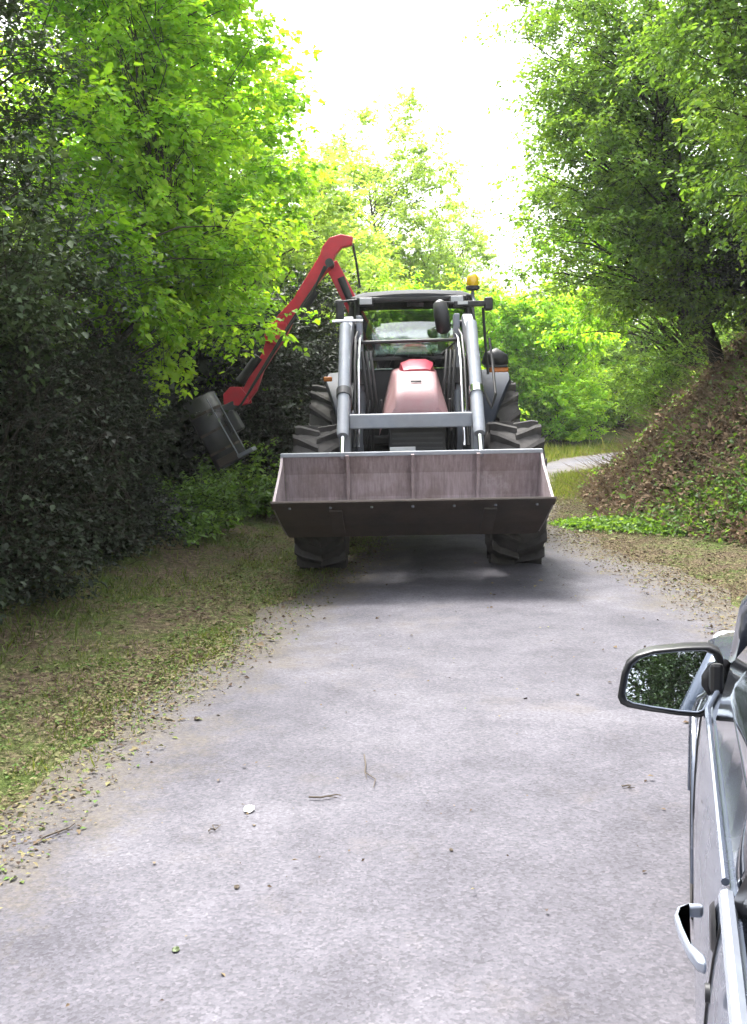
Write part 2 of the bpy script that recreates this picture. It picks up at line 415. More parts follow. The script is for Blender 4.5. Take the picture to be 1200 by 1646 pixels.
def make_tree(name, base, blobs, trunk_r, nclump, ntwig, nleaf, llen, mat, bark, seed, six=False, wr=0.62, clump_r=0.55,
              trunk_path=None, flat=0.5, tint_mu=0.5, shell=2.4, multi=1, droop=0.25):
    """a tree or shrub: tapered stem(s), limbs to every leaf clump, twigs, leaves along the twigs"""
    g = np.random.default_rng(seed)
    base = np.array(base, float)
    root = empty(name, tuple(base))
    B = [(np.array(c, float) - base, np.array(r, float)) for c, r in blobs]
    vol = np.array([r.prod() for c, r in B]); vol = vol / vol.sum()
    which = g.choice(len(B), nclump, p=vol)
    d = unit(g.normal(size=(nclump, 3))); rad = g.random(nclump) ** (1 / shell)
    C = np.array([B[k][0] for k in which]) + d * rad[:, None] * np.array([B[k][1] for k in which])
    C[:, 2] = np.maximum(C[:, 2], 0.12)
    cen = np.array([B[k][0] for k in which])
    parts = []
    top = max(B, key=lambda q: q[0][2] + q[1][2] * 0.4)
    stems = []
    for sidx in range(multi):
        off = np.array([0, 0, 0.0]) if multi == 1 else np.append(g.normal(0, 0.22, 2), 0)
        if trunk_path is not None and sidx == 0:
            tp = np.array(trunk_path, float) - base
        else:
            bl = B[g.integers(len(B))] if multi > 1 else top
            e = bl[0] + np.array([g.normal(0, 0.25 * bl[1][0]) * (multi > 1), g.normal(0, 0.25 * bl[1][1]) * (multi > 1), bl[1][2] * 0.55])
            t = np.linspace(0, 1, 7)[:, None]
            tp = off * (1 - t) + e * t + np.array([0, 0, 1.0]) * (np.sin(t * math.pi) * 0.12 * e[2]) - np.append(e[:2], 0) * np.sin(t * math.pi) * 0.16
            tp[1:-1] += g.normal(0, 0.045 * e[2] / 5, (5, 3))
        tp[0, 2] -= 0.25
        rr = trunk_r / math.sqrt(multi) * np.linspace(1.0, 0.12, len(tp)) ** 0.85
        rr[0] *= 1.35
        parts.append(quad_tubes(tp, list(rr), 8)); stems.append((tp, rr))
    for k in range(nclump):
        tp, rr = stems[g.integers(len(stems))]
        hd = np.linalg.norm(C[k][:2] - np.array([np.interp(C[k][2], tp[:, 2], tp[:, 0]), np.interp(C[k][2], tp[:, 2], tp[:, 1])]))
        za = np.clip(C[k][2] - g.uniform(0.45, 0.9) * hd, tp[0, 2] + 0.3, tp[-1, 2])
        za = max(za, 0.12 * tp[-1, 2])
        a = np.array([np.interp(za, tp[:, 2], tp[:, i]) for i in range(3)]); ra = np.interp(za, tp[:, 2], rr)
        L = np.linalg.norm(C[k] - a); r1 = min(ra * 0.6, 0.008 + 0.011 * L)
        t = np.linspace(0, 1, 5)[:, None]
        pts = a * (1 - t) + C[k] * t + np.array([0, 0, 0.10 * L]) * np.sin(t * math.pi)
        pts[1:-1] += g.normal(0, 0.035 * L, (3, 3))
        parts.append(quad_tubes(pts, list(np.linspace(r1, 0.004, 5)), 5))
    nt_ = nclump * ntwig
    A = np.repeat(C, ntwig, 0) + g.normal(0, 0.09, (nt_, 3))
    outw = unit(np.repeat(C - cen, ntwig, 0) + 1e-6)
    cr = np.repeat(clump_r * g.uniform(0.6, 1.35, nclump), ntwig)
    td = unit(g.normal(size=(nt_, 3)) * np.array([1, 1, flat]) + outw * 0.45 + np.array([0, 0, 0.12]))
    TL = cr * g.uniform(0.55, 1.3, nt_)
    E_ = A + td * TL[:, None]
    mid_ = (A + E_) / 2 + g.normal(0, 0.03, (nt_, 3)) + np.array([0, 0, 0.04])
    E_[:, 2] -= droop * 0.25 * TL
    parts.append(tubes_np(A, E_, np.full(nt_, 0.0045), np.full(nt_, 0.0015), 3, mid_))
    Vw, Fw = cat_meshes(parts)
    np_mesh('trunk', Vw, Fw, bark, root, smooth=True)
    nl = nt_ * nleaf
    ti = np.repeat(np.arange(nt_), nleaf)
    t = g.uniform(0.05, 1.05, nl)[:, None]
    P = (1 - t) ** 2 * A[ti] + 2 * t * (1 - t) * mid_[ti] + t ** 2 * E_[ti] + g.normal(0, 0.035, (nl, 3))
    side = unit(np.cross(td[ti], np.array([0, 0, 1.0])) + 1e-6) * g.choice([-1.0, 1.0], nl)[:, None]
    D = td[ti] * 0.6 + side * 0.75 + g.normal(0, 0.35, (nl, 3)) + np.array([0, 0, -droop])
    N = np.array([0, 0, 1.0]) + g.normal(0, 0.42, (nl, 3))
    L = llen * g.lognormal(0, 0.26, nl)
    P = P[:, :]
    P[:, 2] = np.maximum(P[:, 2], 0.03)
    V, F = leaf_geo(P, D, N, L, wr, six)
    ct = np.repeat(g.normal(tint_mu, 0.13, nclump), ntwig * nleaf)
    tint = np.clip(ct + g.normal(0, 0.13, nl), 0, 1)
    np_mesh('crown', V, F, mat, root, tint=np.repeat(tint, 2))
    return root

def copy_tree(src, name, loc, rz, sc):
    r = empty(name, loc, rz); r.scale = (sc, sc, sc)
    for ch in src.children:
        c = ch.copy(); COL.objects.link(c); c.parent = r
    return r

BARK = paint('bark', (0.075, 0.062, 0.048), 0.9, dirt=(0.05, 0.065, 0.03), dirt_amt=0.4, scale=9, spec=0.15, fine=0.5)
BARK_D = paint('dark bark', (0.04, 0.034, 0.028), 0.92, dirt=(0.03, 0.04, 0.02), dirt_amt=0.4, scale=9, spec=0.12, fine=0.5)
LF_LIME = leaf_mat('lime leaf', [(0.10, 0.24, 0.02), (0.18, 0.39, 0.03), (0.27, 0.51, 0.045), (0.42, 0.62, 0.07)], 0.58)
LF_GREEN = leaf_mat('green leaf', [(0.06, 0.12, 0.03), (0.115, 0.225, 0.048), (0.19, 0.34, 0.065), (0.32, 0.48, 0.09)], 0.5)
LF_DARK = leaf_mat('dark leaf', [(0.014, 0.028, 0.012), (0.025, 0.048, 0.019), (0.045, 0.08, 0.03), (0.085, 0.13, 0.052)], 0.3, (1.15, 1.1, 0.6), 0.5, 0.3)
LF_IVY = leaf_mat('shade-darkened ivy', [(0.006, 0.011, 0.006), (0.012, 0.020, 0.009), (0.021, 0.036, 0.015), (0.05, 0.078, 0.032)], 0.2, (1.1, 1.1, 0.6), 0.5, 0.28)  # ivy tones lowered: the deep shade of the thickets is put into the colour
LF_PALE = leaf_mat('haze-paled leaf', [(0.15, 0.26, 0.07), (0.25, 0.40, 0.10), (0.35, 0.50, 0.14), (0.46, 0.58, 0.20)], 0.55)  # distant foliage paled in its colour, standing in for haze and bloom
LF_LITTER = leaf_mat('fallen leaf', [(0.035, 0.022, 0.014), (0.085, 0.058, 0.038), (0.15, 0.115, 0.07), (0.18, 0.165, 0.08), (0.11, 0.145, 0.042), (0.075, 0.14, 0.03)], 0.12, (1, 1, 1), 0.8, 0.15)
LF_BROWN = leaf_mat('dry growth', [(0.05, 0.032, 0.022), (0.13, 0.085, 0.055), (0.22, 0.155, 0.10), (0.28, 0.2, 0.13), (0.10, 0.115, 0.04), (0.06, 0.10, 0.03)], 0.15, (1, 1, 1), 0.85, 0.12)
LF_GRASS = leaf_mat('grass', [(0.05, 0.08, 0.02), (0.10, 0.15, 0.03), (0.17, 0.23, 0.05), (0.27, 0.27, 0.10)], 0.35)

# ================================================================== TRACTOR (local x right, y rearwards, z up)
GREY = paint('grey loader paint', (0.15, 0.168, 0.205), 0.5, dirt=(0.165, 0.16, 0.155), dirt_amt=0.45, scale=7)
GREY_L = paint('pale grey paint', (0.22, 0.245, 0.29), 0.45, dirt=(0.22, 0.21, 0.20), dirt_amt=0.4, scale=6)
BLACK = paint('black plastic', (0.014, 0.015, 0.017), 0.5, dirt=(0.06, 0.056, 0.052), dirt_amt=0.25, scale=8)
DARK = paint('dark grey metal', (0.03, 0.032, 0.037), 0.5, dirt=(0.085, 0.077, 0.07), dirt_amt=0.35, scale=8)
ROOFM = paint('roof grey', (0.045, 0.048, 0.055), 0.7, dirt=(0.065, 0.063, 0.06), dirt_amt=0.3, scale=5, spec=0.2)
RED = paint('red arm paint', (0.58, 0.012, 0.035), 0.4, dirt=(0.40, 0.06, 0.075), dirt_amt=0.35, scale=7)
HOOD = paint('faded dusty red', (0.27, 0.075, 0.095), 0.45, dirt=(0.27, 0.20, 0.20), dirt_amt=0.75, scale=3.0)
HOODR = paint('deep red bonnet', (0.27, 0.010, 0.032), 0.3, dirt=(0.4, 0.14, 0.15), dirt_amt=0.25, scale=5)
CHROME = paint('chrome rod', (0.62, 0.63, 0.65), 0.2, 1.0, fine=0.0)
RUBBER = paint('dusty rubber', (0.028, 0.027, 0.027), 0.85, dirt=(0.10, 0.094, 0.09), dirt_amt=0.6, scale=7, spec=0.2, fine=0.3)
RIMM = paint('rim paint', (0.42, 0.40, 0.38), 0.5, dirt=(0.3, 0.26, 0.2), dirt_amt=0.5)
WHITEP = paint('white lamp lens', (0.42, 0.44, 0.46), 0.15, spec=0.6, fine=0.0)
YEL = paint('amber beacon dome', (0.62, 0.40, 0.012), 0.15, spec=0.6, fine=0.0)
ORG = paint('orange lamp lens', (0.5, 0.15, 0.02), 0.2, spec=0.6, fine=0.0)
STICK = paint('sticker', (0.45, 0.47, 0.48), 0.6, fine=0.0)
HOSE = paint('hose rubber', (0.02, 0.02, 0.021), 0.55, fine=0.15)
GLASS = glass_mat('cab glass', (0.86, 0.94, 0.90), 0.28)
# bucket steel: worn, scratched, mauve-brown
m, n, out = new_mat('worn bucket steel')
p = n.nodes.new('ShaderNodeBsdfPrincipled')
co = n.nodes.new('ShaderNodeTexCoord').outputs['Object']
mp = n.nodes.new('ShaderNodeMapping'); mp.inputs['Scale'].default_value = (14, 3, 1.6); n.links.new(co, mp.inputs[0])
st = noise(n, 3.0, 6, 0.7, mp.outputs[0]); pa = noise(n, 2.2, 7, 0.7, co); ru = noise(n, 5, 8, 0.75, co)
c = ramp(n, st.outputs[0], [(0.25, (0.15, 0.122, 0.13)), (0.5, (0.25, 0.21, 0.222)), (0.75, (0.35, 0.305, 0.32))]).outputs[0]
c = mixc(n, c, (0.13, 0.092, 0.08), ramp(n, pa.outputs[0], [(0.48, (0, 0, 0)), (0.7, (0.75, 0.75, 0.75))]).outputs[0])
c = mixc(n, c, (0.30, 0.28, 0.28), ramp(n, ru.outputs[0], [(0.58, (0, 0, 0)), (0.66, (0.6, 0.6, 0.6))]).outputs[0])
n.links.new(c, p.inputs['Base Color']); p.inputs['Roughness'].default_value = 0.6; p.inputs['Metallic'].default_value = 0.15
n.links.new(bump(n, st.outputs[0], 0.25, 0.006), p.inputs['Normal']); n.links.new(p.outputs[0], out.inputs[0])
BUCK = m
GUARD = paint('blue-grey mudguard', (0.024, 0.031, 0.047), 0.6, dirt=(0.045, 0.045, 0.046), dirt_amt=0.35, scale=5, spec=0.15)
GUARDL = paint('pale mudguard', (0.055, 0.063, 0.08), 0.6, dirt=(0.075, 0.072, 0.07), dirt_amt=0.35, scale=5, spec=0.2)
BUCKO = paint('rusty shade-darkened bucket', (0.022, 0.021, 0.021), 0.7, dirt=(0.075, 0.052, 0.04), dirt_amt=0.7, scale=4, fine=0.3)  # rust, plus the shade of the bucket's underside put into a darker base colour

TX, TY, TYAW = 0.375, 9.6, -R(1.5)
tr = empty('tractor', (TX, TY, 0.024), TYAW)
tag(tr, 'dusty red and grey tractor with a front loader filling the lane', 'tractor')

def tyre_profile(rad, wd, rim):
    h = wd / 2
    return [(-h * 0.78, rim), (-h * 0.98, rim + (rad - rim) * 0.35), (-h, rim + (rad - rim) * 0.6), (-h * 0.93, rad - 0.055), (-h * 0.78, rad - 0.03), (-h * 0.3, rad - 0.015),
            (h * 0.3, rad - 0.015), (h * 0.78, rad - 0.03), (h * 0.93, rad - 0.055), (h, rim + (rad - rim) * 0.6), (h * 0.98, rim + (rad - rim) * 0.35), (h * 0.78, rim)]

def make_wheel(name, x, y, rad, wd, rim, nl, steer=0.0):
    t = MB().lathe(tyre_profile(rad - 0.025, wd, rim), 40, 'x').build(name, RUBBER, tr, smooth='auto')
    t.location = (x, y, rad); t.rotation_euler = (0, 0, steer)
    # tread lugs: a chevron bar from the centre line to the shoulder
    proto = {}
    for s in (-1, 1):
        bar = MB(); k = 5; rows = []
        for i in range(k):
            q = i / (k - 1); ax = s * (-0.01 + q * wd * 0.5); dy = 0.16 * q ** 1.1 * rad / 0.65
            top = rad + (0.0 if q < 0.8 else -0.02); low = rad - 0.055 - 0.05 * max(0, q - 0.75) * 4
            hw = 0.026 + 0.006 * q
            rows.append([(ax, -hw + dy - 0.012, low), (ax, -hw * 0.75 + dy, top), (ax, hw * 0.75 + dy, top), (ax, hw + dy + 0.012, low)])
        bar.grid(rows)
        bar.add(rows[0], [(0, 1, 2, 3)]); bar.add(rows[-1], [(3, 2, 1, 0)])
        proto[s] = bar
    first = {}
    for s in (-1, 1):
        for i in range(nl):
            a = 2 * math.pi * (i + (0.5 if s > 0 else 0)) / nl
            mw = Matrix.Rotation(a, 4, 'X')
            if s not in first:
                first[s] = proto[s].build('tread_lug', RUBBER, t); first[s].matrix_local = mw
            else:
                share(first[s], 'tread_lug', t, mw)
    s = 1 if x > 0 else -1
    MB().lathe([(s * wd * 0.40, rim), (s * wd * 0.36, rim - 0.03), (s * wd * 0.12, rim - 0.06), (s * wd * 0.10, 0.16), (s * wd * 0.2, 0.13), (s * wd * 0.2, 0.0)], 32, 'x').build('rim', RIMM, t, smooth='auto', recalc=False)
    MB().lathe([(-s * wd * 0.40, rim), (-s * wd * 0.2, rim - 0.05), (s * wd * 0.05, rim - 0.06), (s * wd * 0.05, 0.0)], 32, 'x').build('rim_inside', DARK, t, smooth='auto', recalc=False)
    return t
make_wheel('front_wheel', -0.845, 0.04, 0.65, 0.46, 0.36, 17)
make_wheel('front_wheel', 0.905, 0.04, 0.65, 0.48, 0.36, 17)
make_wheel('rear_wheel', -0.86, 2.5, 0.84, 0.50, 0.48, 19)
make_wheel('rear_wheel', 0.94, 2.5, 0.84, 0.50, 0.48, 19)

# chassis and axles
MB().tube([(-0.7, 0, 0.65), (-0.35, 0, 0.60), (0.41, 0, 0.60), (0.75, 0, 0.65)], [0.10, 0.12, 0.12, 0.10], 12).build('front_axle', DARK, tr, smooth='auto')
MB().tube([(-0.75, 2.5, 0.84), (0.82, 2.5, 0.84)], 0.17, 14).build('rear_axle', DARK, tr, smooth='auto')
MB().box((0.03, 1.2, 0.80), (0.44, 3.0, 0.42)).build('chassis', DARK, tr, bevel=0.03)
MB().box((0.03, -0.42, 0.86), (0.52, 0.16, 0.40)).build('front_weight_block', DARK, tr, bevel=0.03)
MB().box((0.03, -0.30, 1.16), (0.50, 0.10, 0.30)).build('grille', BLACK, tr, bevel=0.015)
for i in range(6):
    MB().box((0.03, -0.356, 1.05 + i * 0.045), (0.44, 0.014, 0.016)).build('grille_bar', DARK, tr)
for sx in (-1, 1):
    MB().box((0.03 + sx * 0.17, -0.363, 1.325), (0.13, 0.03, 0.05)).build('headlight', WHITEP, tr, bevel=0.008)
MB().box((0.0, -0.505, 1.055), (0.60, 0.035, 0.055)).build('front_bar', GREY, tr, bevel=0.008)
MB().box((-0.10, -0.53, 1.10), (0.22, 0.012, 0.045)).build('registration_plate', STICK, tr, bevel=0.003)

# bonnet: rounded sections from nose to cab
def hood_ring(y, zb, zt, wb, wt, cx=0.03):
    pts = []
    for q in np.linspace(0, 1, 5): pts.append((cx - wb + (wb - wt) * q ** 1.4, y, zb + (zt - 0.05 - zb) * q))
    for q in np.linspace(0, 1, 5)[1:]:
        a = math.pi / 2 * q; pts.append((cx - wt + wt * 0.45 * (1 - math.cos(a)) , y, zt - 0.05 + 0.05 * math.sin(a)))
    return pts + [(2 * cx - x, yy, z) for x, yy, z in reversed(pts)]
rings = [hood_ring(-0.335, 1.36, 1.43, 0.20, 0.15), hood_ring(-0.33, 1.31, 1.50, 0.275, 0.19), hood_ring(-0.27, 1.28, 1.60, 0.305, 0.195), hood_ring(-0.12, 1.26, 1.70, 0.315, 0.19),
         hood_ring(0.15, 1.24, 1.765, 0.325, 0.195), hood_ring(0.6, 1.2, 1.80, 0.34, 0.21), hood_ring(1.1, 1.15, 1.83, 0.36, 0.23)]
hb = MB(); hb.grid(rings); hb.add(rings[0], [tuple(range(len(rings[0])))])
hood = hb.build('bonnet', HOOD, tr, smooth='auto')
MB().box((0.03, -0.165, 1.683), (0.10, 0.012, 0.018), Matrix.Rotation(R(-38), 3, 'X')).build('badge', BLACK, hood, bevel=0.003)
for sx in (-1, 1):
    for i in range(4):
        MB().box((0.03 + sx * 0.322, 0.25 + i * 0.13, 1.44), (0.02, 0.08, 0.16)).build('side_vent', BLACK, hood, bevel=0.006)
sc_ = [[(0.045 + x, y, z) for x, z in prof] for y, prof in (
    (0.35, [(-0.13, 1.765), (-0.12, 1.79), (-0.06, 1.80), (0.08, 1.80), (0.13, 1.79), (0.14, 1.765)]),
    (0.55, [(-0.16, 1.77), (-0.14, 1.85), (-0.06, 1.885), (0.10, 1.885), (0.16, 1.85), (0.175, 1.77)]),
    (0.95, [(-0.17, 1.78), (-0.15, 1.875), (-0.06, 1.91), (0.10, 1.91), (0.17, 1.875), (0.185, 1.78)]))]
sb = MB(); sb.grid(sc_); sb.add(sc_[0], [(0, 1, 2, 3, 4, 5)]); sb.add(sc_[-1], [(5, 4, 3, 2, 1, 0)])
sb.build('bonnet_scoop', HOODR, tr, smooth='auto')

# cab
cx = 0.03
FB, FT = (0.56, 1.36), (0.57, 1.46)        # half width / y of the front pillars at bottom and top
RB, RT = (0.72, 2.75), (0.66, 2.85)
for sx in (-1, 1):
    MB().tube([(cx + sx * FB[0], FB[1], 1.05), (cx + sx * (FB[0] + 0.01), FB[1] + 0.02, 1.8), (cx + sx * FT[0], FT[1], 2.53)], 0.028, 8).build('front_pillar', BLACK, tr, smooth='auto')
    MB().tube([(cx + sx * RB[0], RB[1], 1.3), (cx + sx * RT[0], RT[1], 2.53)], 0.035, 8).build('rear_pillar', BLACK, tr, smooth='auto')
    MB().tube([(cx + sx * 0.70, 2.05, 1.15), (cx + sx * 0.66, 2.1, 2.53)], 0.022, 8).build('door_pillar', BLACK, tr, smooth='auto')
    MB().grid([[(cx + sx * (FB[0] + 0.015), FB[1] + 0.03, 1.15), (cx + sx * FT[0], FT[1] + 0.03, 2.52)], [(cx + sx * 0.69, 2.05, 1.15), (cx + sx * 0.65, 2.1, 2.52)]]).build('door_window', GLASS, tr, solid=0.006)
    MB().grid([[(cx + sx * 0.69, 2.08, 1.45), (cx + sx * 0.65, 2.13, 2.52)], [(cx + sx * 0.71, 2.72, 1.45), (cx + sx * 0.655, 2.82, 2.52)]]).build('side_window', GLASS, tr, solid=0.006)
ws = []
for q in np.linspace(0, 1, 7):
    x = -1 + 2 * q; bow = 0.06 * (1 - x * x)
    ws.append([(cx + x * (FB[0] - 0.03), FB[1] - bow, 1.83), (cx + x * (FT[0] - 0.03), FT[1] - bow, 2.52)])
MB().grid(ws).build('windscreen', GLASS, tr, smooth=True, solid=0.006)
MB().grid([[(cx - 0.68, 2.75, 1.5), (cx - 0.63, 2.85, 2.52)], [(cx + 0.68, 2.75, 1.5), (cx + 0.63, 2.85, 2.52)]]).build('rear_window', GLASS, tr, solid=0.006)
MB().beam((cx - 0.55, 1.33, 1.93), (cx + 0.55, 1.33, 1.93), 0.03, 0.035).build('windscreen_bottom_rail', BLACK, tr, bevel=0.006)
MB().box((cx, 1.38, 1.45), (1.05, 0.06, 0.75)).build('firewall', BLACK, tr, bevel=0.02)
MB().box((cx, 2.05, 1.10), (1.3, 1.45, 0.10)).build('cab_floor', BLACK, tr, bevel=0.02)
MB().box((cx, 2.76, 1.20), (1.4, 0.06, 0.30)).build('rear_panel', DARK, tr, bevel=0.02)
# roof: crowned shell with a dark underside lip
rf = []
for y, z, hw in ((1.24, 2.575, 0.55), (1.30, 2.615, 0.585), (1.6, 2.645, 0.64), (2.3, 2.65, 0.68), (2.85, 2.63, 0.67), (2.95, 2.58, 0.65)):
    rf.append([(cx + hw * x, y + 0.05 * x * x, z - 0.03 * x * x - (0.03 if abs(x) > 0.98 else 0)) for x in np.linspace(-1, 1, 11)])
low = [[(x, y, 2.545) for x, y, z in r] for r in rf]
rb_ = MB(); rb_.grid(rf); rb_.grid([list(reversed(r)) for r in low])
per = rf[0] + [r[-1] for r in rf[1:]] + list(reversed(rf[-1]))[1:] + [r[0] for r in reversed(rf[1:-1])]
perl = low[0] + [r[-1] for r in low[1:]] + list(reversed(low[-1]))[1:] + [r[0] for r in reversed(low[1:-1])]
rb_.grid([per + [per[0]], perl + [perl[0]]])
roof = rb_.build('cab_roof', ROOFM, tr, smooth='auto')
MB().box((cx, 1.29, 2.522), (1.10, 0.10, 0.045)).build('roof_visor', BLACK, roof, bevel=0.012)
for x0 in (-0.44, 0.475):
    wl = MB().box((x0, 1.235, 2.50), (0.15, 0.09, 0.085)).build('work_light', BLACK, tr, bevel=0.015)
    MB().box((x0, 1.186, 2.502), (0.125, 0.012, 0.062)).build('lens', WHITEP, wl, bevel=0.006)
MB().box((0.06, 1.395, 2.472), (0.17, 0.006, 0.035)).build('screen_sticker', STICK, tr)
# right hand mirror bar, hanging mirror, beacon
MB().box((0.61, 1.20, 2.455), (0.34, 0.10, 0.055)).build('mirror_bar', BLACK, tr, bevel=0.012)
MB().box((0.79, 1.21, 2.45), (0.085, 0.14, 0.13)).build('bar_lamp_housing', BLACK, tr, bevel=0.02)
MB().box((0.53, 1.142, 2.462), (0.10, 0.012, 0.03)).build('bar_sticker', STICK, tr)
mr = MB().tube([(0.29, 1.0, 2.47), (0.295, 0.99, 2.45), (0.31, 0.98, 2.33), (0.33, 0.98, 2.18), (0.335, 0.985, 2.155)], [0.035, 0.068, 0.078, 0.072, 0.035], 12).build('hanging_mirror', BLACK, tr, smooth=True)
MB().tube([(0.29, 1.0, 2.46), (0.35, 1.15, 2.47), (0.50, 1.2, 2.46)], 0.014, 8).build('mirror_stay', BLACK, tr, smooth='auto')
MB().box((-0.70, 1.15, 2.42), (0.085, 0.05, 0.20)).build('side_mirror', BLACK, tr, bevel=0.02)
MB().tube([(-0.70, 1.17, 2.50), (-0.62, 1.3, 2.52), (-0.52, 1.32, 2.53)], 0.012, 8).build('mirror_stay', BLACK, tr, smooth='auto')
MB().tube([(0.65, 1.22, 2.47), (0.645, 1.35, 2.55), (0.645, 1.35, 2.61)], 0.018, 8).build('beacon_stem', GREY, tr, smooth='auto')
bk = MB().lathe([(0, 0), (0, 0.05), (0.012, 0.072), (0.04, 0.072), (0.045, 0.06), (0.045, 0)], 24, 'z', (0.645, 1.35, 2.60)).build('beacon', BLACK, tr, smooth='auto')
MB().lathe([(0, 0.058), (0.02, 0.064), (0.08, 0.06), (0.11, 0.045), (0.125, 0.02), (0.128, 0)], 24, 'z', (0.645, 1.35, 2.645)).build('dome', YEL, bk, smooth=True)
# pole and grab rails on the right of the cab
MB().tube([(0.74, 1.25, 2.42), (0.76, 1.28, 2.1), (0.79, 1.3, 1.75)], 0.014, 8).build('grab_rail', BLACK, tr, smooth='auto')
hz = [(0.62, 1.0, 2.4), (0.65, 0.85, 2.0), (0.68, 0.7, 1.62), (0.76, 0.55, 1.42), (0.80, 0.6, 1.55), (0.80, 0.9, 1.85), (0.79, 1.1, 2.1)]
MB().tube(hz, 0.014, 8).build('hydraulic_hose', HOSE, tr, smooth='auto')
# steering wheel and seat inside
MB().tube([(cx + 0.2 * math.cos(a), 1.72 + 0.12 * math.sin(a), 1.85 + 0.10 * math.sin(a)) for a in np.linspace(0, 2 * math.pi, 25)], 0.014, 8).build('steering_wheel', BLACK, tr, smooth=True)
MB().tube([(cx, 1.5, 1.3), (cx, 1.72, 1.84)], 0.035, 10).build('steering_column', BLACK, tr, smooth='auto')
MB().box((cx, 2.25, 1.42), (0.48, 0.48, 0.12)).build('seat', BLACK, tr, bevel=0.04)
MB().box((cx, 2.47, 1.72), (0.46, 0.12, 0.52)).build('seat_back', BLACK, tr, bevel=0.05)

# rear mudguards: curved sheets tapering down in front of the rear wheels
for sx in (-1, 1):
    rows = []
    for i, a in enumerate(np.linspace(R(172), R(40), 18)):
        rr = 0.955; y = 2.5 + rr * math.cos(a); z = 0.86 + rr * math.sin(a)
        q = i / 17.0; ow = 0.72 + (0.24 if sx < 0 else 0.36) * min(1, (q / 0.42)) ** 0.9
        inn = 0.66
        rows.append([(cx + sx * inn, y + 0.03, z - 0.10), (cx + sx * inn, y, z), (cx + sx * (inn + ow) / 2, y - 0.012, z + 0.012), (cx + sx * (ow - 0.02), y, z), (cx + sx * ow, y + 0.015, z - 0.035)])
    fd = MB().grid(rows).build('rear_mudguard', GUARDL if sx < 0 else GUARD, tr, smooth='auto', solid=0.012)
    # side wall between guard and cab
    poly = [(1.45, 1.0)] + [(2.5 + 0.95 * math.cos(a), 0.86 + 0.95 * math.sin(a)) for a in np.linspace(R(165), R(50), 12)] + [(3.0, 1.0)]
    MB().prism(poly, cx + sx * 0.655, cx + sx * 0.675).build('mudguard_wall', GREY, tr)
    il = MB().box((cx + sx * 0.90, 1.66, 1.80 if sx > 0 else 1.74), (0.20 if sx > 0 else 0.09, 0.09, 0.05)).build('indicator_lamp', ORG, tr, bevel=0.012)
MB().tube([(0.80, 1.75, 1.86), (0.84, 1.72, 1.92), (0.90, 1.72, 1.94), (0.98, 1.74, 1.90), (1.0, 1.76, 1.86)], [0.05, 0.085, 0.095, 0.08, 0.05], 12).build('air_intake', BLACK, tr, smooth=True)
MB().box((0.90, 1.66, 1.835), (0.24, 0.12, 0.02)).build('lamp_bracket', BLACK, tr, bevel=0.004)
for k in range(3):
    MB().box((-0.66, 1.2 + 0.05 * k, 0.55 + 0.27 * k), (0.26, 0.22, 0.03)).build('cab_step', DARK, tr, bevel=0.006)
MB().box((0.64, 1.15, 0.75), (0.30, 0.85, 0.48)).build('fuel_tank', BLACK, tr, bevel=0.06, seg=3)
MB().box((-0.58, 1.0, 0.78), (0.22, 0.6, 0.40)).build('battery_box', BLACK, tr, bevel=0.05, seg=3)

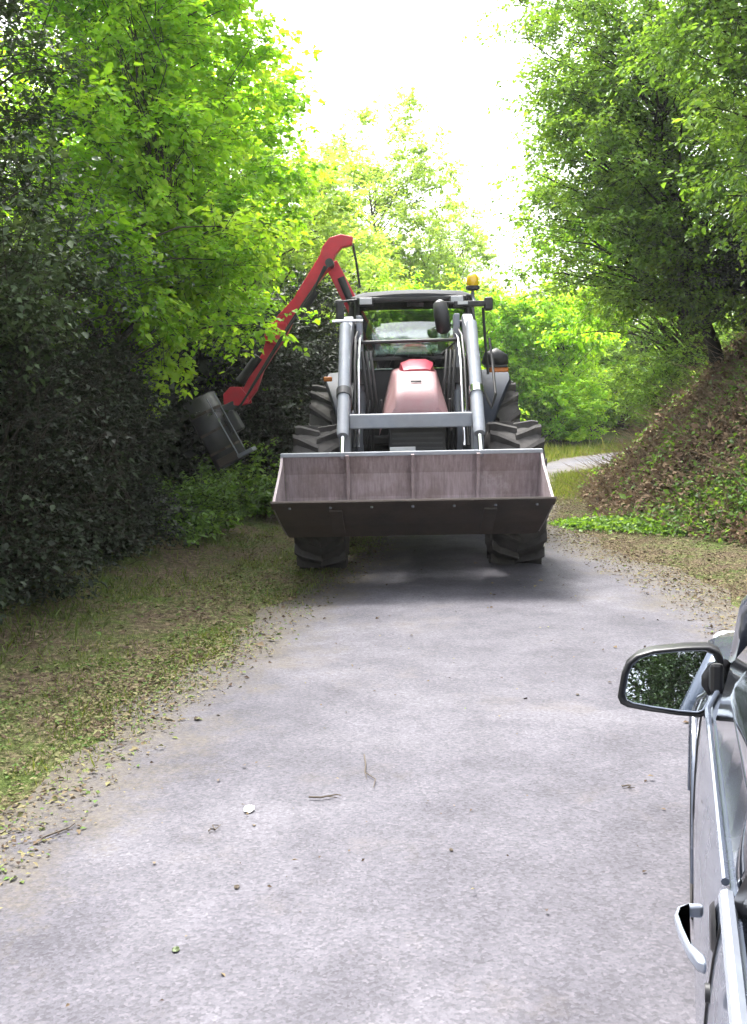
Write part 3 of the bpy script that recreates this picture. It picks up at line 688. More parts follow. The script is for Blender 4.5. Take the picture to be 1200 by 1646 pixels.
# ---- front loader
AX = {-1: -0.60, 1: 0.555}
for sx in (-1, 1):
    x = AX[sx]
    prof = [(1.08, 2.25), (1.05, 2.32), (0.85, 2.33), (0.30, 2.16), (-0.10, 1.90), (-0.28, 1.62), (-0.52, 0.82), (-0.50, 0.68), (-0.40, 0.70), (-0.12, 1.55), (0.06, 1.77), (0.42, 2.00), (0.95, 2.17)]
    arm = MB().prism(prof, x - 0.048, x + 0.048).build('loader_arm', GREY, tr, bevel=0.012)
    # tilt cylinder in front of the arm
    a = Vector((x - 0.005, 0.22, 2.20)); b = Vector((x - 0.005, -0.66, 1.23)); e = Vector((x - 0.005, -0.82, 1.055))
    cyl = MB().tube([a, a.lerp(b, 0.02), b.lerp(a, 0.04), b], [0.052, 0.052, 0.052, 0.046], 16).build('tilt_cylinder', GREY_L, arm, smooth='auto')
    MB().tube([b, e], 0.022, 12).build('piston_rod', CHROME, arm, smooth='auto')
    MB().tube([a.lerp(b, 0.60), a.lerp(b, 0.66)], 0.064, 16).build('cylinder_clamp', CHROME if sx > 0 else DARK, arm, smooth='auto')
    MB().tube([(x - 0.07, 1.0, 2.25), (x + 0.07, 1.0, 2.25)], 0.035, 14).build('pivot_pin', DARK, arm, smooth='auto')
    # mast and side frame
    MB().prism([(0.62, 0.62), (0.62, 1.45), (0.80, 2.0), (0.88, 2.34), (1.10, 2.34), (1.14, 2.0), (1.08, 1.3), (1.05, 0.62)], x - sx * 0.10 - 0.028, x - sx * 0.10 + 0.028).build('loader_mast', GREY, tr, bevel=0.008)
    MB().box((x - sx * 0.17, 0.8, 0.78), (0.20, 0.5, 0.30)).build('mast_bracket', DARK, tr, bevel=0.02)
    # lift cylinder under the arm
    MB().tube([(x - sx * 0.02, 0.78, 0.95), (x - sx * 0.02, 0.30, 1.40)], 0.05, 14).build('lift_cylinder', GREY, tr, smooth='auto')
    MB().tube([(x - sx * 0.02, 0.30, 1.40), (x - sx * 0.02, -0.08, 1.72)], 0.025, 12).build('lift_rod', CHROME, tr, smooth='auto')
    # rigid pipes and hoses beside the arm
    for k in range(2):
        xo = x - sx * (0.085 + 0.035 * k)
        MB().tube([(xo, 0.95, 2.20 - 0.03 * k), (xo, 0.32, 2.10 - 0.03 * k), (xo, -0.02, 1.86), (xo, -0.30, 1.36), (xo, -0.42, 1.12)], 0.011, 8).build('hydraulic_pipe', CHROME if k else HOSE, tr, smooth='auto')
    for k in range(3):
        xo = x - sx * (0.13 + 0.04 * k)
        MB().tube([(xo, 0.70, 1.98), (xo - sx * 0.02, 0.55, 1.78), (xo - sx * 0.05, 0.50, 1.50), (xo - sx * 0.01, 0.56, 1.22), (xo, 0.7, 0.98)], 0.015, 8).build('hydraulic_hose', HOSE, tr, smooth='auto')
    MB().box((x - sx * 0.14, 0.72, 1.74), (0.15, 0.16, 0.16)).build('valve_block', DARK, tr, bevel=0.012)
    MB().tube([(x - sx * 0.13, 0.60, 1.60), (x - sx * 0.13, 0.60, 1.38)], 0.035, 12).build('coupling', GREY, tr, smooth='auto')
    MB().tube([(x - sx * 0.20, 0.58, 1.52), (x - sx * 0.19, 0.60, 1.30)], 0.018, 10).build('coupling', CHROME, tr, smooth='auto')
MB().tube([(-0.74, 0.5, 2.26), (-0.60, 0.5, 2.265), (-0.45, 0.5, 2.26)], 0.016, 8).build('arm_crosspin', CHROME, tr, smooth='auto')
MB().box((-0.025, -0.46, 1.345), (1.06, 0.13, 0.125)).build('loader_crossbeam', GREY_L, tr, bevel=0.012)
MB().tube([(-0.55, 0.80, 2.075), (0.53, 0.80, 2.085)], 0.017, 10).build('guard_rail', BLACK, tr, smooth='auto')
MB().tube([(0.30, 0.84, 1.95), (0.44, 0.82, 2.07)], 0.011, 8).build('guard_brace', BLACK, tr, smooth='auto')

# ---- bucket
bx0, bx1 = -1.115, 1.055
inner = [(-1.40, 0.755), (-1.05, 0.575), (-0.84, 0.45), (-0.74, 0.46), (-0.69, 0.55), (-0.69, 0.75), (-0.73, 0.95), (-0.82, 1.115)]
th = 0.018
nrm = []
for i in range(len(inner)):
    a = Vector(inner[max(i - 1, 0)]); b = Vector(inner[min(i + 1, len(inner) - 1)]); t = (b - a).normalized()
    nrm.append((t.y, -t.x))
outer = [(q[0] - k[0] * -th * -1, q[1] - k[1] * -th * -1) for q, k in zip(inner, nrm)]
outer = [(q[0] + k[0] * th, q[1] + k[1] * th) for q, k in zip(inner, nrm)]
def taper(q, s):       # the heel is a little narrower than the lip
    z = q[1]; return (bx0 if s < 0 else bx1) - s * (0.05 if z < 0.6 and q[0] > -1.0 else (0.02 if q[0] > -1.3 else 0))
bi = MB(); bi.grid([[(taper(q, -1), *q) for q in inner], [(taper(q, 1), *q) for q in inner]])
bucket = bi.build('bucket', BUCK, tr, recalc=False)
bo = MB(); bo.grid([[(taper(q, -1), *q) for q in outer], [(taper(q, 1), *q) for q in outer]]).build('bucket_outside', BUCKO, bucket, recalc=False)
for s in (-1, 1):
    sp = MB(); k = len(inner)
    poly = inner + [(-0.95, 1.02)]
    vv = [(taper(q, s) + s * 0.002, *q) for q in poly] + [(taper(q, s) + s * 0.022, *q) for q in poly]
    kk = len(poly)
    sp.add(vv, [tuple(range(kk)), tuple(reversed(range(kk, 2 * kk)))] + [(i, (i + 1) % kk, (i + 1) % kk + kk, i + kk) for i in range(kk)])
    sp.build('side_plate', BUCK, bucket)
MB().box(((bx0 + bx1) / 2, -0.80, 1.118), (bx1 - bx0 + 0.01, 0.07, 0.035)).build('top_flange', GREY_L, bucket, bevel=0.006)
MB().beam((bx0 - 0.02, -1.425, 0.765), (bx1 + 0.02, -1.425, 0.765), 0.13, 0.02, (0, 0.47, 0.88)).build('cutting_edge', BUCKO, bucket, bevel=0.004)
for fx in (0.255, 0.505, 0.755):
    x = bx0 + (bx1 - bx0) * fx
    pts = [(q[0] - k_[0] * 0.0, q[1]) for q, k_ in zip(inner, nrm)][4:]
    MB().prism([(a_[0] + 0.004, a_[1]) for a_ in pts] + [(a_[0] - 0.065, a_[1] - 0.004) for a_ in reversed(pts)], x - 0.014, x + 0.014).build('rib', BUCK, bucket, bevel=0.003)
for fx in (0.22, 0.78):
    x = bx0 + (bx1 - bx0) * fx
    MB().beam((x, -1.36, 0.708), (x, -0.92, 0.478), 0.10, 0.016, (0, 0.47, 0.88)).build('wear_bar', BUCKO, bucket, bevel=0.003)
for i in range(7):
    x = bx0 + 0.12 + i * (bx1 - bx0 - 0.24) / 6
    MB().lathe([(-0.012, 0), (-0.012, 0.011), (0.008, 0.013), (0.008, 0)], 8, 'z', (x, -1.40, 0.742)).build('bolt', GREY, bucket)
for s in (-1, 1):
    for q in (-0.07, 0.07):
        x = AX[s] + q
        MB().prism([(-0.66, 0.55), (-0.42, 0.70), (-0.50, 0.95), (-0.66, 0.98), (-0.66, 0.75)], x - 0.01, x + 0.01).build('bucket_bracket', GREY, bucket, bevel=0.003)

bucket.location.z = -0.035
# ================================================================== HEDGE CUTTER (own thing, carried behind the tractor)
hc = empty('hedge_cutter', (TX, TY, 0.035), TYAW)
tag(hc, 'red folding-arm hedge cutter reaching left from behind the tractor into the trees', 'hedge cutter')
def zx(zx_, zy_, Y):     # photograph position -> tractor frame at that depth (depth comes from the linkage behind the cab)
    d = f_ * 1700 + r_ * (zx_ - 600) + u_ * (823 - zy_)
    pw = Vector((0, 0, CAM_H)) + d * (Y / d.y)
    q = Matrix.Rotation(-TYAW, 4, 'Z') @ (pw - Vector((TX, TY, 0.035)))
    return (q.x, q.z)
Y0 = 13.0
MB().box((0.03, 3.30, 0.95), (0.85, 0.22, 0.75)).build('mounting_frame', RED, hc, bevel=0.02)
MB().tube([(0.05, 3.42, 0.60), (0.05, 3.42, 1.50)], 0.12, 16).build('slew_column', RED, hc, smooth='auto')
boom = MB()
boom.prism([zx(522, 428, Y0), zx(541, 418, Y0), (0.13, 1.22), (-0.04, 1.14)], 3.36, 3.48, 'y')
bm_ = boom.build('main_boom', RED, hc, bevel=0.012)
MB().tube([(zx(548, 447, Y0)[0], 3.32, zx(548, 447, Y0)[1]), (zx(564, 486, Y0)[0], 3.32, zx(564, 486, Y0)[1]), (0.0, 3.30, 1.45)], 0.045, 12).build('boom_cylinder', BLACK, bm_, smooth='auto')
dip = [(515, 412), (519, 399), (530, 384.5), (548, 379), (568, 383), (566, 396), (549, 401), (540, 412), (533, 430), (516, 452), (497, 476), (474, 514), (459, 546), (440, 572), (425, 596), (414, 628), (399, 648), (385, 640), (396, 618), (410, 592), (424, 566), (430, 543), (448, 508), (473, 481), (487, 458)]
dm_ = MB().prism([zx(x, y, Y0 - 0.03) for x, y in dip], 3.20, 3.34, 'y').build('dipper_arm', RED, hc, bevel=0.014)
brk = [(427, 536), (436, 520), (462, 520), (458, 545), (445, 556), (428, 550)]
MB().prism([zx(x, y, Y0 - 0.04) for x, y in brk], 3.17, 3.365, 'y').build('gusset', RED, dm_, bevel=0.01)
px = zx(531, 426, Y0)
MB().tube([(px[0], 3.12, px[1]), (px[0], 3.55, px[1])], 0.05, 14).build('elbow_pin', DARK, dm_, smooth='auto')
def rod(name, a, b, y, r, mat, par): 
    A = zx(*a, Y0); B = zx(*b, Y0); return MB().tube([(A[0], y, A[1]), (B[0], y, B[1])], r, 12).build(name, mat, par, smooth='auto')
rod('dipper_cylinder', (510, 470), (484, 508), 3.16, 0.05, BLACK, dm_)
rod('head_cylinder', (418, 574), (388, 614), 3.22, 0.06, BLACK, dm_)
A = zx(566, 390, Y0); B = zx(572, 420, Y0); Cc = zx(578, 462, Y0)
MB().tube([(A[0], 3.42, A[1]), (B[0], 3.43, B[1]), (Cc[0], 3.44, Cc[1])], 0.014, 8).build('hydraulic_hose', HOSE, hc, smooth='auto')
for k in range(2):
    pts = [zx(528 - 4 * k, 432, Y0), zx(505, 468 + 6 * k, Y0), zx(470, 520 + 5 * k, Y0), zx(430, 585 + 5 * k, Y0), zx(392, 650, Y0), zx(372, 668, Y0)]
    MB().tube([(q[0], 3.13 - 0.03 * k, q[1]) for q in pts], 0.014, 8).build('hydraulic_hose', HOSE, dm_, smooth='auto')
# fork joining arm and head
fk = [(361, 634), (372, 622), (388, 622), (400, 636), (402, 648), (388, 652), (362, 650)]
for y in (3.13, 3.38):
    MB().prism([zx(x, y_, Y0 - 0.1) for x, y_ in fk], y - 0.02, y + 0.02, 'y').build('head_fork', RED, dm_, bevel=0.006)
# flail head: long rounded housing set across the hedge face
P0 = zx(322, 640, 12.75); P1 = zx(377, 742, 12.75)
ax = Vector((P1[0] - P0[0], 0, P1[1] - P0[1])); HL = ax.length; ax.normalize()
side = Vector((ax.z * -1, 0, ax.x)); side = side if side.x > 0 else -side      # towards the tractor
fwd = Vector((0, -1, 0))
c0 = Vector((P0[0], 3.15, P0[1]))
head_prof = [(-0.20, -0.26), (-0.17, -0.30), (0.02, -0.29), (0.13, -0.20), (0.17, -0.05), (0.16, 0.12), (0.08, 0.26), (-0.10, 0.30), (-0.20, 0.28)]
rows = [[c0 + ax * t + side * a + fwd * -b for a, b in head_prof] for t in (0.0, HL)]
hd = MB(); hd.grid(rows)
head = hd.build('cutter_head', DARK, hc, smooth='auto', solid=0.012)
for t in (-0.012, HL + 0.0):
    vv = [c0 + ax * t + side * a + fwd * -b for a, b in head_prof]; v2 = [v + ax * 0.012 for v in vv]; k = len(vv)
    MB().add(vv + v2, [tuple(range(k)), tuple(reversed(range(k, 2 * k)))] + [(i, i + k, (i + 1) % k + k, (i + 1) % k) for i in range(k)]).build('end_plate', DARK, head)
for t in (0.22, 0.5, 0.78):
    vv = [c0 + ax * (HL * t - 0.015) + side * (a * 1.06) + fwd * -b * 1.05 for a, b in head_prof[1:8]]; v2 = [v + ax * 0.03 for v in vv]; vi = [c0 + ax * (HL * t - 0.015) + side * (a * 0.98) + fwd * -b * 0.98 for a, b in head_prof[1:8]]; v3 = [v + ax * 0.03 for v in vi]
    MB().grid([vi, vv, v2, v3]).build('housing_rib', BUCKO, head)
MB().box(c0 + ax * (HL * 0.5) + side * 0.22 + fwd * 0.05, (0.14, 0.30, 0.26), Matrix((side, fwd, ax)).transposed()).build('hydraulic_motor', DARK, head, bevel=0.02)
MB().box(c0 + ax * (HL * 0.93) + side * -0.02 + fwd * 0.30, (0.26, 0.04, 0.10), Matrix((side, fwd, ax)).transposed()).build('skid_shoe', BUCKO, head, bevel=0.01)
ro = MB().tube([c0 + side * -0.13 + ax * 0.02, c0 + side * -0.13 + ax * (HL - 0.02)], 0.09, 14).build('flail_rotor', BLACK, head, smooth='auto')
for i in range(8):
    q = c0 + side * -0.13 + ax * (0.08 + i * (HL - 0.16) / 7)
    a = i * 1.9
    dr = side * math.cos(a) + fwd * math.sin(a)
    MB().beam(q + dr * 0.08, q + dr * 0.17, 0.05, 0.012, ax).build('flail_blade', DARK, ro)
MB().tube([c0 + side * 0.10 + fwd * 0.31 + ax * 0.06, c0 + side * 0.12 + fwd * 0.31 + ax * (HL - 0.02)], 0.008, 8).build('guard_rod', GREY_L, head, smooth='auto')
MB().tube([c0 + side * 0.20 + fwd * 0.25 + ax * 0.04, c0 + side * 0.21 + fwd * 0.25 + ax * (HL - 0.10)], 0.006, 8).build('guard_rod', GREY_L, head, smooth='auto')
q = c0 + ax * (HL - 0.03) + side * 0.20
MB().box(q + fwd * 0.15, (0.20, 0.35, 0.05), Matrix((side, fwd, ax)).transposed()).build('skid_plate', GREY, head, bevel=0.01)
MB().beam(c0 + ax * 0.25 + side * 0.12 + fwd * 0.05, Vector((zx(385, 645, 12.9)[0], 3.2, zx(385, 645, 12.9)[1])), 0.12, 0.10).build('head_bracket', DARK, head, bevel=0.01)

# ================================================================== CAR at the right edge (local x right, y forwards)
CARP = paint('grey-blue car paint', (0.082, 0.098, 0.135), 0.25, 0.2, scale=2, coat=0.8, fine=0.0)
TRIM = paint('satin window trim', (0.40, 0.44, 0.52), 0.22, 0.6, fine=0.0)
CBLK = paint('car black plastic', (0.014, 0.014, 0.016), 0.4, fine=0.05)
CGL = paint('dark car window', (0.02, 0.024, 0.03), 0.03, spec=0.9, coat=1.0, fine=0.0)
m, n, out = new_mat('mirror silver'); g_ = n.nodes.new('ShaderNodeBsdfGlossy'); g_.inputs[0].default_value = (0.5, 0.54, 0.58, 1); g_.inputs[1].default_value = 0.0
n.links.new(g_.outputs[0], out.inputs[0]); MIRR = m
CYAW = -R(16)
hx, hy = 0.446, 1.40
CO = Vector((hx, hy, 0)) + Vector((math.cos(-CYAW), -math.sin(-CYAW), 0)) * 0.85
car = empty('car', (CO.x, CO.y, 0.03), CYAW)
tag(car, 'grey car pulled over at the right edge with its door mirror out', 'car')
st_u = [-1.62, -1.58, -1.45, -1.2, -0.85, -0.4, 0.0, 0.5, 1.0, 1.25, 1.6, 1.95, 2.25, 2.45, 2.55]
def sec(u):
    wv = np.interp(u, [-1.62, -1.5, -1.2, -0.6, 0.6, 1.4, 2.0, 2.4, 2.55], [0.66, 0.78, 0.825, 0.85, 0.85, 0.835, 0.80, 0.72, 0.60])
    belt = np.interp(u, [-1.62, -1.5, 0, 1.1, 1.25, 2.2, 2.45, 2.55], [0.76, 0.92, 0.90, 0.885, 0.88, 0.77, 0.68, 0.57])
    bot = np.interp(u, [-1.62, -1.4, 0, 2.2, 2.55], [0.42, 0.22, 0.19, 0.22, 0.36])
    crown = np.interp(u, [-1.62, 0, 1.2, 1.4, 2.4, 2.55], [0.0, 0.0, 0.02, 0.07, 0.06, 0.02])
    q = [(wv - 0.13, bot), (wv - 0.03, bot + 0.05), (wv - 0.005, 0.42 if bot < 0.4 else bot + 0.06), (wv, 0.56), (wv - 0.003, 0.66), (wv - 0.008, 0.74), (wv - 0.016, 0.81), (wv - 0.026, belt - 0.035), (wv - 0.036, belt)]
    q = [(a, min(b, belt - 0.004 * (8 - i))) for i, (a, b) in enumerate(q)]
    L = [(-a, u, b) for a, b in q]
    for t in (0.8, 0.55, 0.25): L.append((-(wv - 0.06) * t, u, belt + crown * (1 - t ** 2)))
    return L + [(0, u, belt + crown)] + [(-x, y, z) for x, y, z in reversed(L)]
secs = [sec(u) for u in st_u]
b = MB(); b.grid(secs); k = len(secs[0])
b.add(secs[0], [tuple(range(k))]); b.add(secs[-1], [tuple(reversed(range(k)))])
body = b.build('body', CARP, car, smooth='auto')
# glasshouse
BL = lambda u: (0.812 if u < 0.9 else 0.812 - (u - 0.9) * 0.25)
belt_z = lambda u: float(np.interp(u, [-1.5, 0, 1.1, 1.25], [0.92, 0.90, 0.885, 0.88])) + 0.012
top = {'f': (0.56, 0.30, 1.43), 'b': (0.57, -0.15, 1.455), 'r': (0.56, -1.0, 1.43)}
def side_pt(u, z):       # surface of the glasshouse side
    t = max(0.0, (z - 0.91) / (1.44 - 0.91))
    return BL(u) - 0.235 * t ** 1.15
for s in (-1, 1):
    def pane(name, b0, b1, t0, t1):
        rows = []
        for q in np.linspace(0, 1, 6):
            ub = b0 + (b1 - b0) * q; ut = t0 + (t1 - t0) * q
            col_ = []
            for e in np.linspace(0, 1, 6):
                u = ub + (ut - ub) * e; z = belt_z(ub) + (1.41 - belt_z(ub)) * e
                col_.append((s * (side_pt(u, z) - 0.006), u, z))
            rows.append(col_)
        return MB().grid(rows).build(name, CGL, car, smooth=True, solid=0.004)
    pane('front_door_window', -0.06, 0.98, -0.13, 0.27); pane('rear_door_window', -1.02, -0.08, -0.92, -0.15)
    def pil(name, pts, wd, mat): MB().tube([(s * side_pt(u, z), u, z) for u, z in pts], wd, 8).build(name, mat, car, smooth=True)
    pil('front_pillar', [(1.20, 0.89), (0.85, 1.12), (0.5, 1.33), (0.28, 1.43)], 0.03, CARP)
    MB().tube([(s * (side_pt(u, z) - 0.03), u, z) for u, z in [(-0.07, 0.9), (-0.11, 1.2), (-0.14, 1.43)]], 0.035, 8).build('centre_pillar', CBLK, car, smooth=True)
    pil('rear_pillar', [(-1.15, 0.91), (-1.1, 1.2), (-1.0, 1.43)], 0.07, CARP)
    pil('roof_rail', [(0.28, 1.43), (-0.15, 1.445), (-0.6, 1.445), (-1.0, 1.43)], 0.03, CARP)
    # shiny strip along the window line (front door, rear door) and door joints
    for u0_, u1_ in ((0.0, 1.0), (-1.05, -0.045)):
        pts = [(s * (BL(u) + 0.008), u, belt_z(u) - 0.004) for u in np.linspace(u0_, u1_, 8)]
        MB().tube(pts, 0.006 if u0_ == 0.0 else 0.011, 8).build('window_trim', CARP if u0_ == 0.0 else TRIM, car, smooth='auto')
    for u in (-0.03, 1.12, -1.08):
        sc1 = [p_ for p_ in sec(u)][1:9]
        MB().tube([((p_[0] - 0.0005) * (1 if s < 0 else -1), p_[1], p_[2]) for p_ in sc1], 0.0028, 6).build('door_joint', CBLK, body)
    # handle: bowed strap over a dark cup
    for u, zz in ((0.0, 0.825), (-0.93, 0.835)):
        fx_ = 0.85 - 0.018
        fx_ = 0.85 - 0.004
        cup = MB().lathe([(-0.002, 0.0), (-0.001, 0.03), (0.0, 0.04), (-0.006, 0.05)], 20, 'x', (0, 0, 0)).build('handle_cup', CBLK, car, smooth='auto')
        cup.location = (s * (fx_ - 0.008), u + 0.03, zz); cup.scale = (s, 1.1, 0.62)
        arc_o = [(s * (fx_ + e), u + v) for v, e in ((-0.088, 0.0), (-0.08, 0.012), (-0.05, 0.024), (0.0, 0.035), (0.04, 0.041), (0.065, 0.037), (0.078, 0.022), (0.082, 0.0))]
        arc_i = [(s * (fx_ + e), u + v) for v, e in ((0.07, 0.0), (0.067, 0.02), (0.058, 0.028), (0.038, 0.031), (0.0, 0.025), (-0.045, 0.014), (-0.068, 0.0))]
        MB().prism(arc_o + arc_i, zz - 0.010, zz + 0.010, 'z').build('door_handle', TRIM, car, smooth='auto', bevel=0.005)
        MB().lathe([(-0.002, 0.0), (-0.002, 0.012), (0.004, 0.012), (0.004, 0)], 14, 'x', (s * (fx_ + 0.001), u - 0.135, zz - 0.005)).build('key_lock', CBLK, car, smooth='auto')
    # lamps on the wing
    MB().box((s * 0.828, 1.52, 0.70), (0.02, 0.10, 0.035)).build('side_repeater', WHITEP, car, bevel=0.008)
    MB().box((s * 0.66, 2.36, 0.66), (0.20, 0.20, 0.12)).build('headlight', WHITEP, car, bevel=0.04, seg=3)
    MB().box((s * 0.66, -1.53, 0.78), (0.18, 0.16, 0.22)).build('tail_light', HOODR, car, bevel=0.04, seg=3)
    for u in (1.72, -0.88 - 0.05):
        wh = MB().lathe([(-0.10, 0.20), (-0.10, 0.29), (-0.07, 0.305), (0.07, 0.305), (0.10, 0.29), (0.10, 0.20)], 32, 'x').build('wheel', RUBBER, car, smooth='auto')
        wh.location = (s * (0.765 if u < 0 else 0.735), u, 0.305)
        MB().lathe([(s * 0.085, 0.21), (s * 0.05, 0.19), (s * 0.06, 0.05), (s * 0.07, 0.0)], 24, 'x').build('rim', RIMM, wh, smooth='auto', recalc=False)
        ar = [(s * (np.interp(u, [-1, 1.72], [0.84, 0.826]) + 0.006), u + 0.345 * math.cos(a), 0.305 + 0.345 * math.sin(a)) for a in np.linspace(R(-8), R(188), 20)]
        MB().tube(ar, 0.010, 8).build('wheel_arch', CARP, car, smooth='auto')
rows = []
for q in np.linspace(-1, 1, 11):
    rows.append([(q * 0.575, u, z + 0.035 * (1 - q * q)) for u, z in ((0.36, 1.405), (0.30, 1.43), (-0.15, 1.455), (-0.6, 1.455), (-1.0, 1.43), (-1.12, 1.40))])
MB().grid(rows).build('roof', CARP, car, smooth=True, solid=0.012)
rows = []
for q in np.linspace(-1, 1, 11):
    bow = 0.10 * (1 - q * q)
    rows.append([(q * (0.70 - 0.14 * e), 1.20 + bow - (0.88 + bow * 0.3) * e, 0.95 + 0.46 * e + 0.02 * math.sin(e * 3.1)) for e in np.linspace(0, 1, 6)])
MB().grid(rows).build('windscreen', CGL, car, smooth=True, solid=0.004)
rows = [[(q * (0.66 - 0.12 * e), -1.42 - 0.05 * (1 - q * q) + 0.34 * e, 0.99 + 0.42 * e) for e in np.linspace(0, 1, 5)] for q in np.linspace(-1, 1, 9)]
MB().grid(rows).build('rear_window', CGL, car, smooth=True, solid=0.004)

# door mirror: housing, glass, stalk (outline of the glass as seen from behind)
def carpt(px_, py_, Y):
    d = f_ * 1700 + r_ * (px_ - 600) + u_ * (823 - py_)
    pw = Vector((0, 0, CAM_H)) + d * (Y / d.y)
    return Matrix.Rotation(-CYAW, 4, 'Z') @ (pw - Vector((CO.x, CO.y, 0.03)))
outl = [(992, 1120), (998, 1085), (1006, 1066), (1022, 1053), (1050, 1045), (1100, 1040), (1140, 1039), (1156, 1046), (1163, 1062), (1166, 1082), (1160, 1105), (1148, 1128), (1136, 1148), (1126, 1152), (1090, 1149), (1040, 1142), (1008, 1136), (996, 1130)]
mc = carpt(1080, 1097, 2.43)
def mpt(px_, py_, sc_, dy):
    v = carpt(px_, py_, 2.43 + (px_ - 1080) * -0.00022)
    w_ = mc + (v - mc) * sc_
    return w_ + Vector((0.03 * 0, dy, 0))
hr = [[mpt(x, y, s_, d_) for x, y in outl] for s_, d_ in ((0.87, 0.010), (0.91, -0.004), (0.985, -0.008), (1.0, 0.004), (1.0, 0.03), (0.95, 0.065), (0.82, 0.095), (0.5, 0.115), (0.1, 0.12))]
hm = MB(); hm.grid([r + [r[0]] for r in hr]); hm.add(hr[-1], [tuple(range(len(outl)))])
mh = hm.build('door_mirror', CBLK, car, smooth=True)
gl = [mpt(x, y, 0.875, 0.006) for x, y in outl]
gn = (gl[0] - gl[6]).cross(gl[3] - gl[12]).normalized()
# the glass is one flat pane tilted slightly up; project the outline onto its plane
nrm_w = Vector((-0.25, -0.945, 0.225)).normalized()
nl_ = Matrix.Rotation(-CYAW, 4, 'Z').to_3x3() @ nrm_w
cg = sum(gl, Vector()) / len(gl) + Vector((0, 0.004, 0))
gl2 = [g0 - nl_ * ((g0 - cg).dot(nl_)) for g0 in gl]
MB().add(gl2, [tuple(range(len(gl2)))]).build('mirror_glass', MIRR, mh)
gm_ = [cg + (g0 - cg) * 0.97 - nl_ * 0 + nl_ * 0.0015 for g0 in gl2]
rim_pts = [g0 + nl_ * 0.001 for g0 in gl2]
MB().tube(rim_pts + [rim_pts[0]], 0.0022, 6, cap=False).build('mirror_bezel', TRIM, mh, smooth=True)
base_pt = Vector((-0.785, mc.y + 0.03, 0.90))
MB().tube([mpt(1140, 1105, 1, 0.05), mpt(1158, 1120, 1, 0.05), base_pt + Vector((-0.02, 0.02, 0)), base_pt], [0.03, 0.035, 0.042, 0.05], 12).build('mirror_stalk', CBLK, mh, smooth=True)
MB().prism([(mc.y - 0.05, 0.885), (mc.y + 0.12, 0.875), (mc.y + 0.04, 0.93), (mc.y - 0.05, 0.96)], -0.812, -0.78).build('mirror_base', CBLK, car, bevel=0.01)

# ================================================================== TREES AND SHRUBS
def gz(x, y): return float(ground_h(np.array([x]), np.array([y]))[0])
def T(name, label, cat, xy, blobs, *a, group=None, **k):
    o = make_tree(name, (xy[0], xy[1], gz(*xy) - 0.02), blobs, *a, **k)
    tag(o, label, cat, group); return o

# left bank, near to far
LG, RG, FG = 'trees along the left side of the lane', 'trees on the right hand bank', 'trees beyond the bend'
L1 = T('broadleaf_tree', 'dark small-leaved tree nearest on the left, its crown filling the upper left corner', 'tree', (-3.9, 7.6),
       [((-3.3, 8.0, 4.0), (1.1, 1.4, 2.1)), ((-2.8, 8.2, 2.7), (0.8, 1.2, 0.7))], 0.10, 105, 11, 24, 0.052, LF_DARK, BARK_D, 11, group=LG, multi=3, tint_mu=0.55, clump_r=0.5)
L2 = T('maple_tree', 'bright lime-leaved tree hanging over the red cutter arm', 'tree', (-3.3, 11.4),
       [((-2.55, 11.6, 4.4), (1.45, 1.5, 2.3)), ((-2.1, 11.6, 2.8), (1.1, 1.0, 0.9)), ((-2.0, 11.8, 5.5), (0.9, 1.0, 1.5))], 0.09, 125, 10, 30, 0.068, LF_LIME, BARK, 12, group=LG, six=True, wr=0.8, multi=2, tint_mu=0.72, clump_r=0.55, flat=0.35)
T('maple_tree', 'small lime-leaved tree reaching out in the upper left beside the dark nearest tree', 'tree', (-3.6, 9.7),
  [((-2.4, 10.2, 4.1), (0.9, 1.0, 1.5)), ((-2.1, 10.4, 3.0), (0.9, 0.9, 0.7)), ((-2.3, 10.2, 5.4), (0.8, 1.0, 0.9))], 0.08, 75, 10, 28, 0.058, LF_LIME, BARK, 15, group=LG, six=True, wr=0.8, multi=2, tint_mu=0.66, clump_r=0.5, flat=0.35)
L3 = T('maple_tree', 'lime green tree behind the cutter arm elbow on the left', 'tree', (-3.1, 15.5),
       [((-2.6, 15.3, 4.6), (1.6, 1.6, 2.6)), ((-1.8, 15.6, 5.2), (0.9, 1.2, 1.6)), ((-2.2, 15, 2.6), (1.2, 1.2, 1.0))], 0.10, 110, 10, 22, 0.085, LF_LIME, BARK, 13, group=LG, wr=0.75, multi=2, tint_mu=0.62, clump_r=0.6, flat=0.4)
L4 = T('broadleaf_tree', 'pale green tree left of the cab roof further up the lane', 'tree', (-2.6, 20.5),
       [((-2.0, 20.5, 4.4), (1.7, 1.8, 2.6)), ((-1.0, 20.8, 3.4), (1.2, 1.3, 1.6))], 0.11, 90, 10, 22, 0.09, LF_PALE, BARK, 14, group=LG, wr=0.7, tint_mu=0.6, clump_r=0.65)
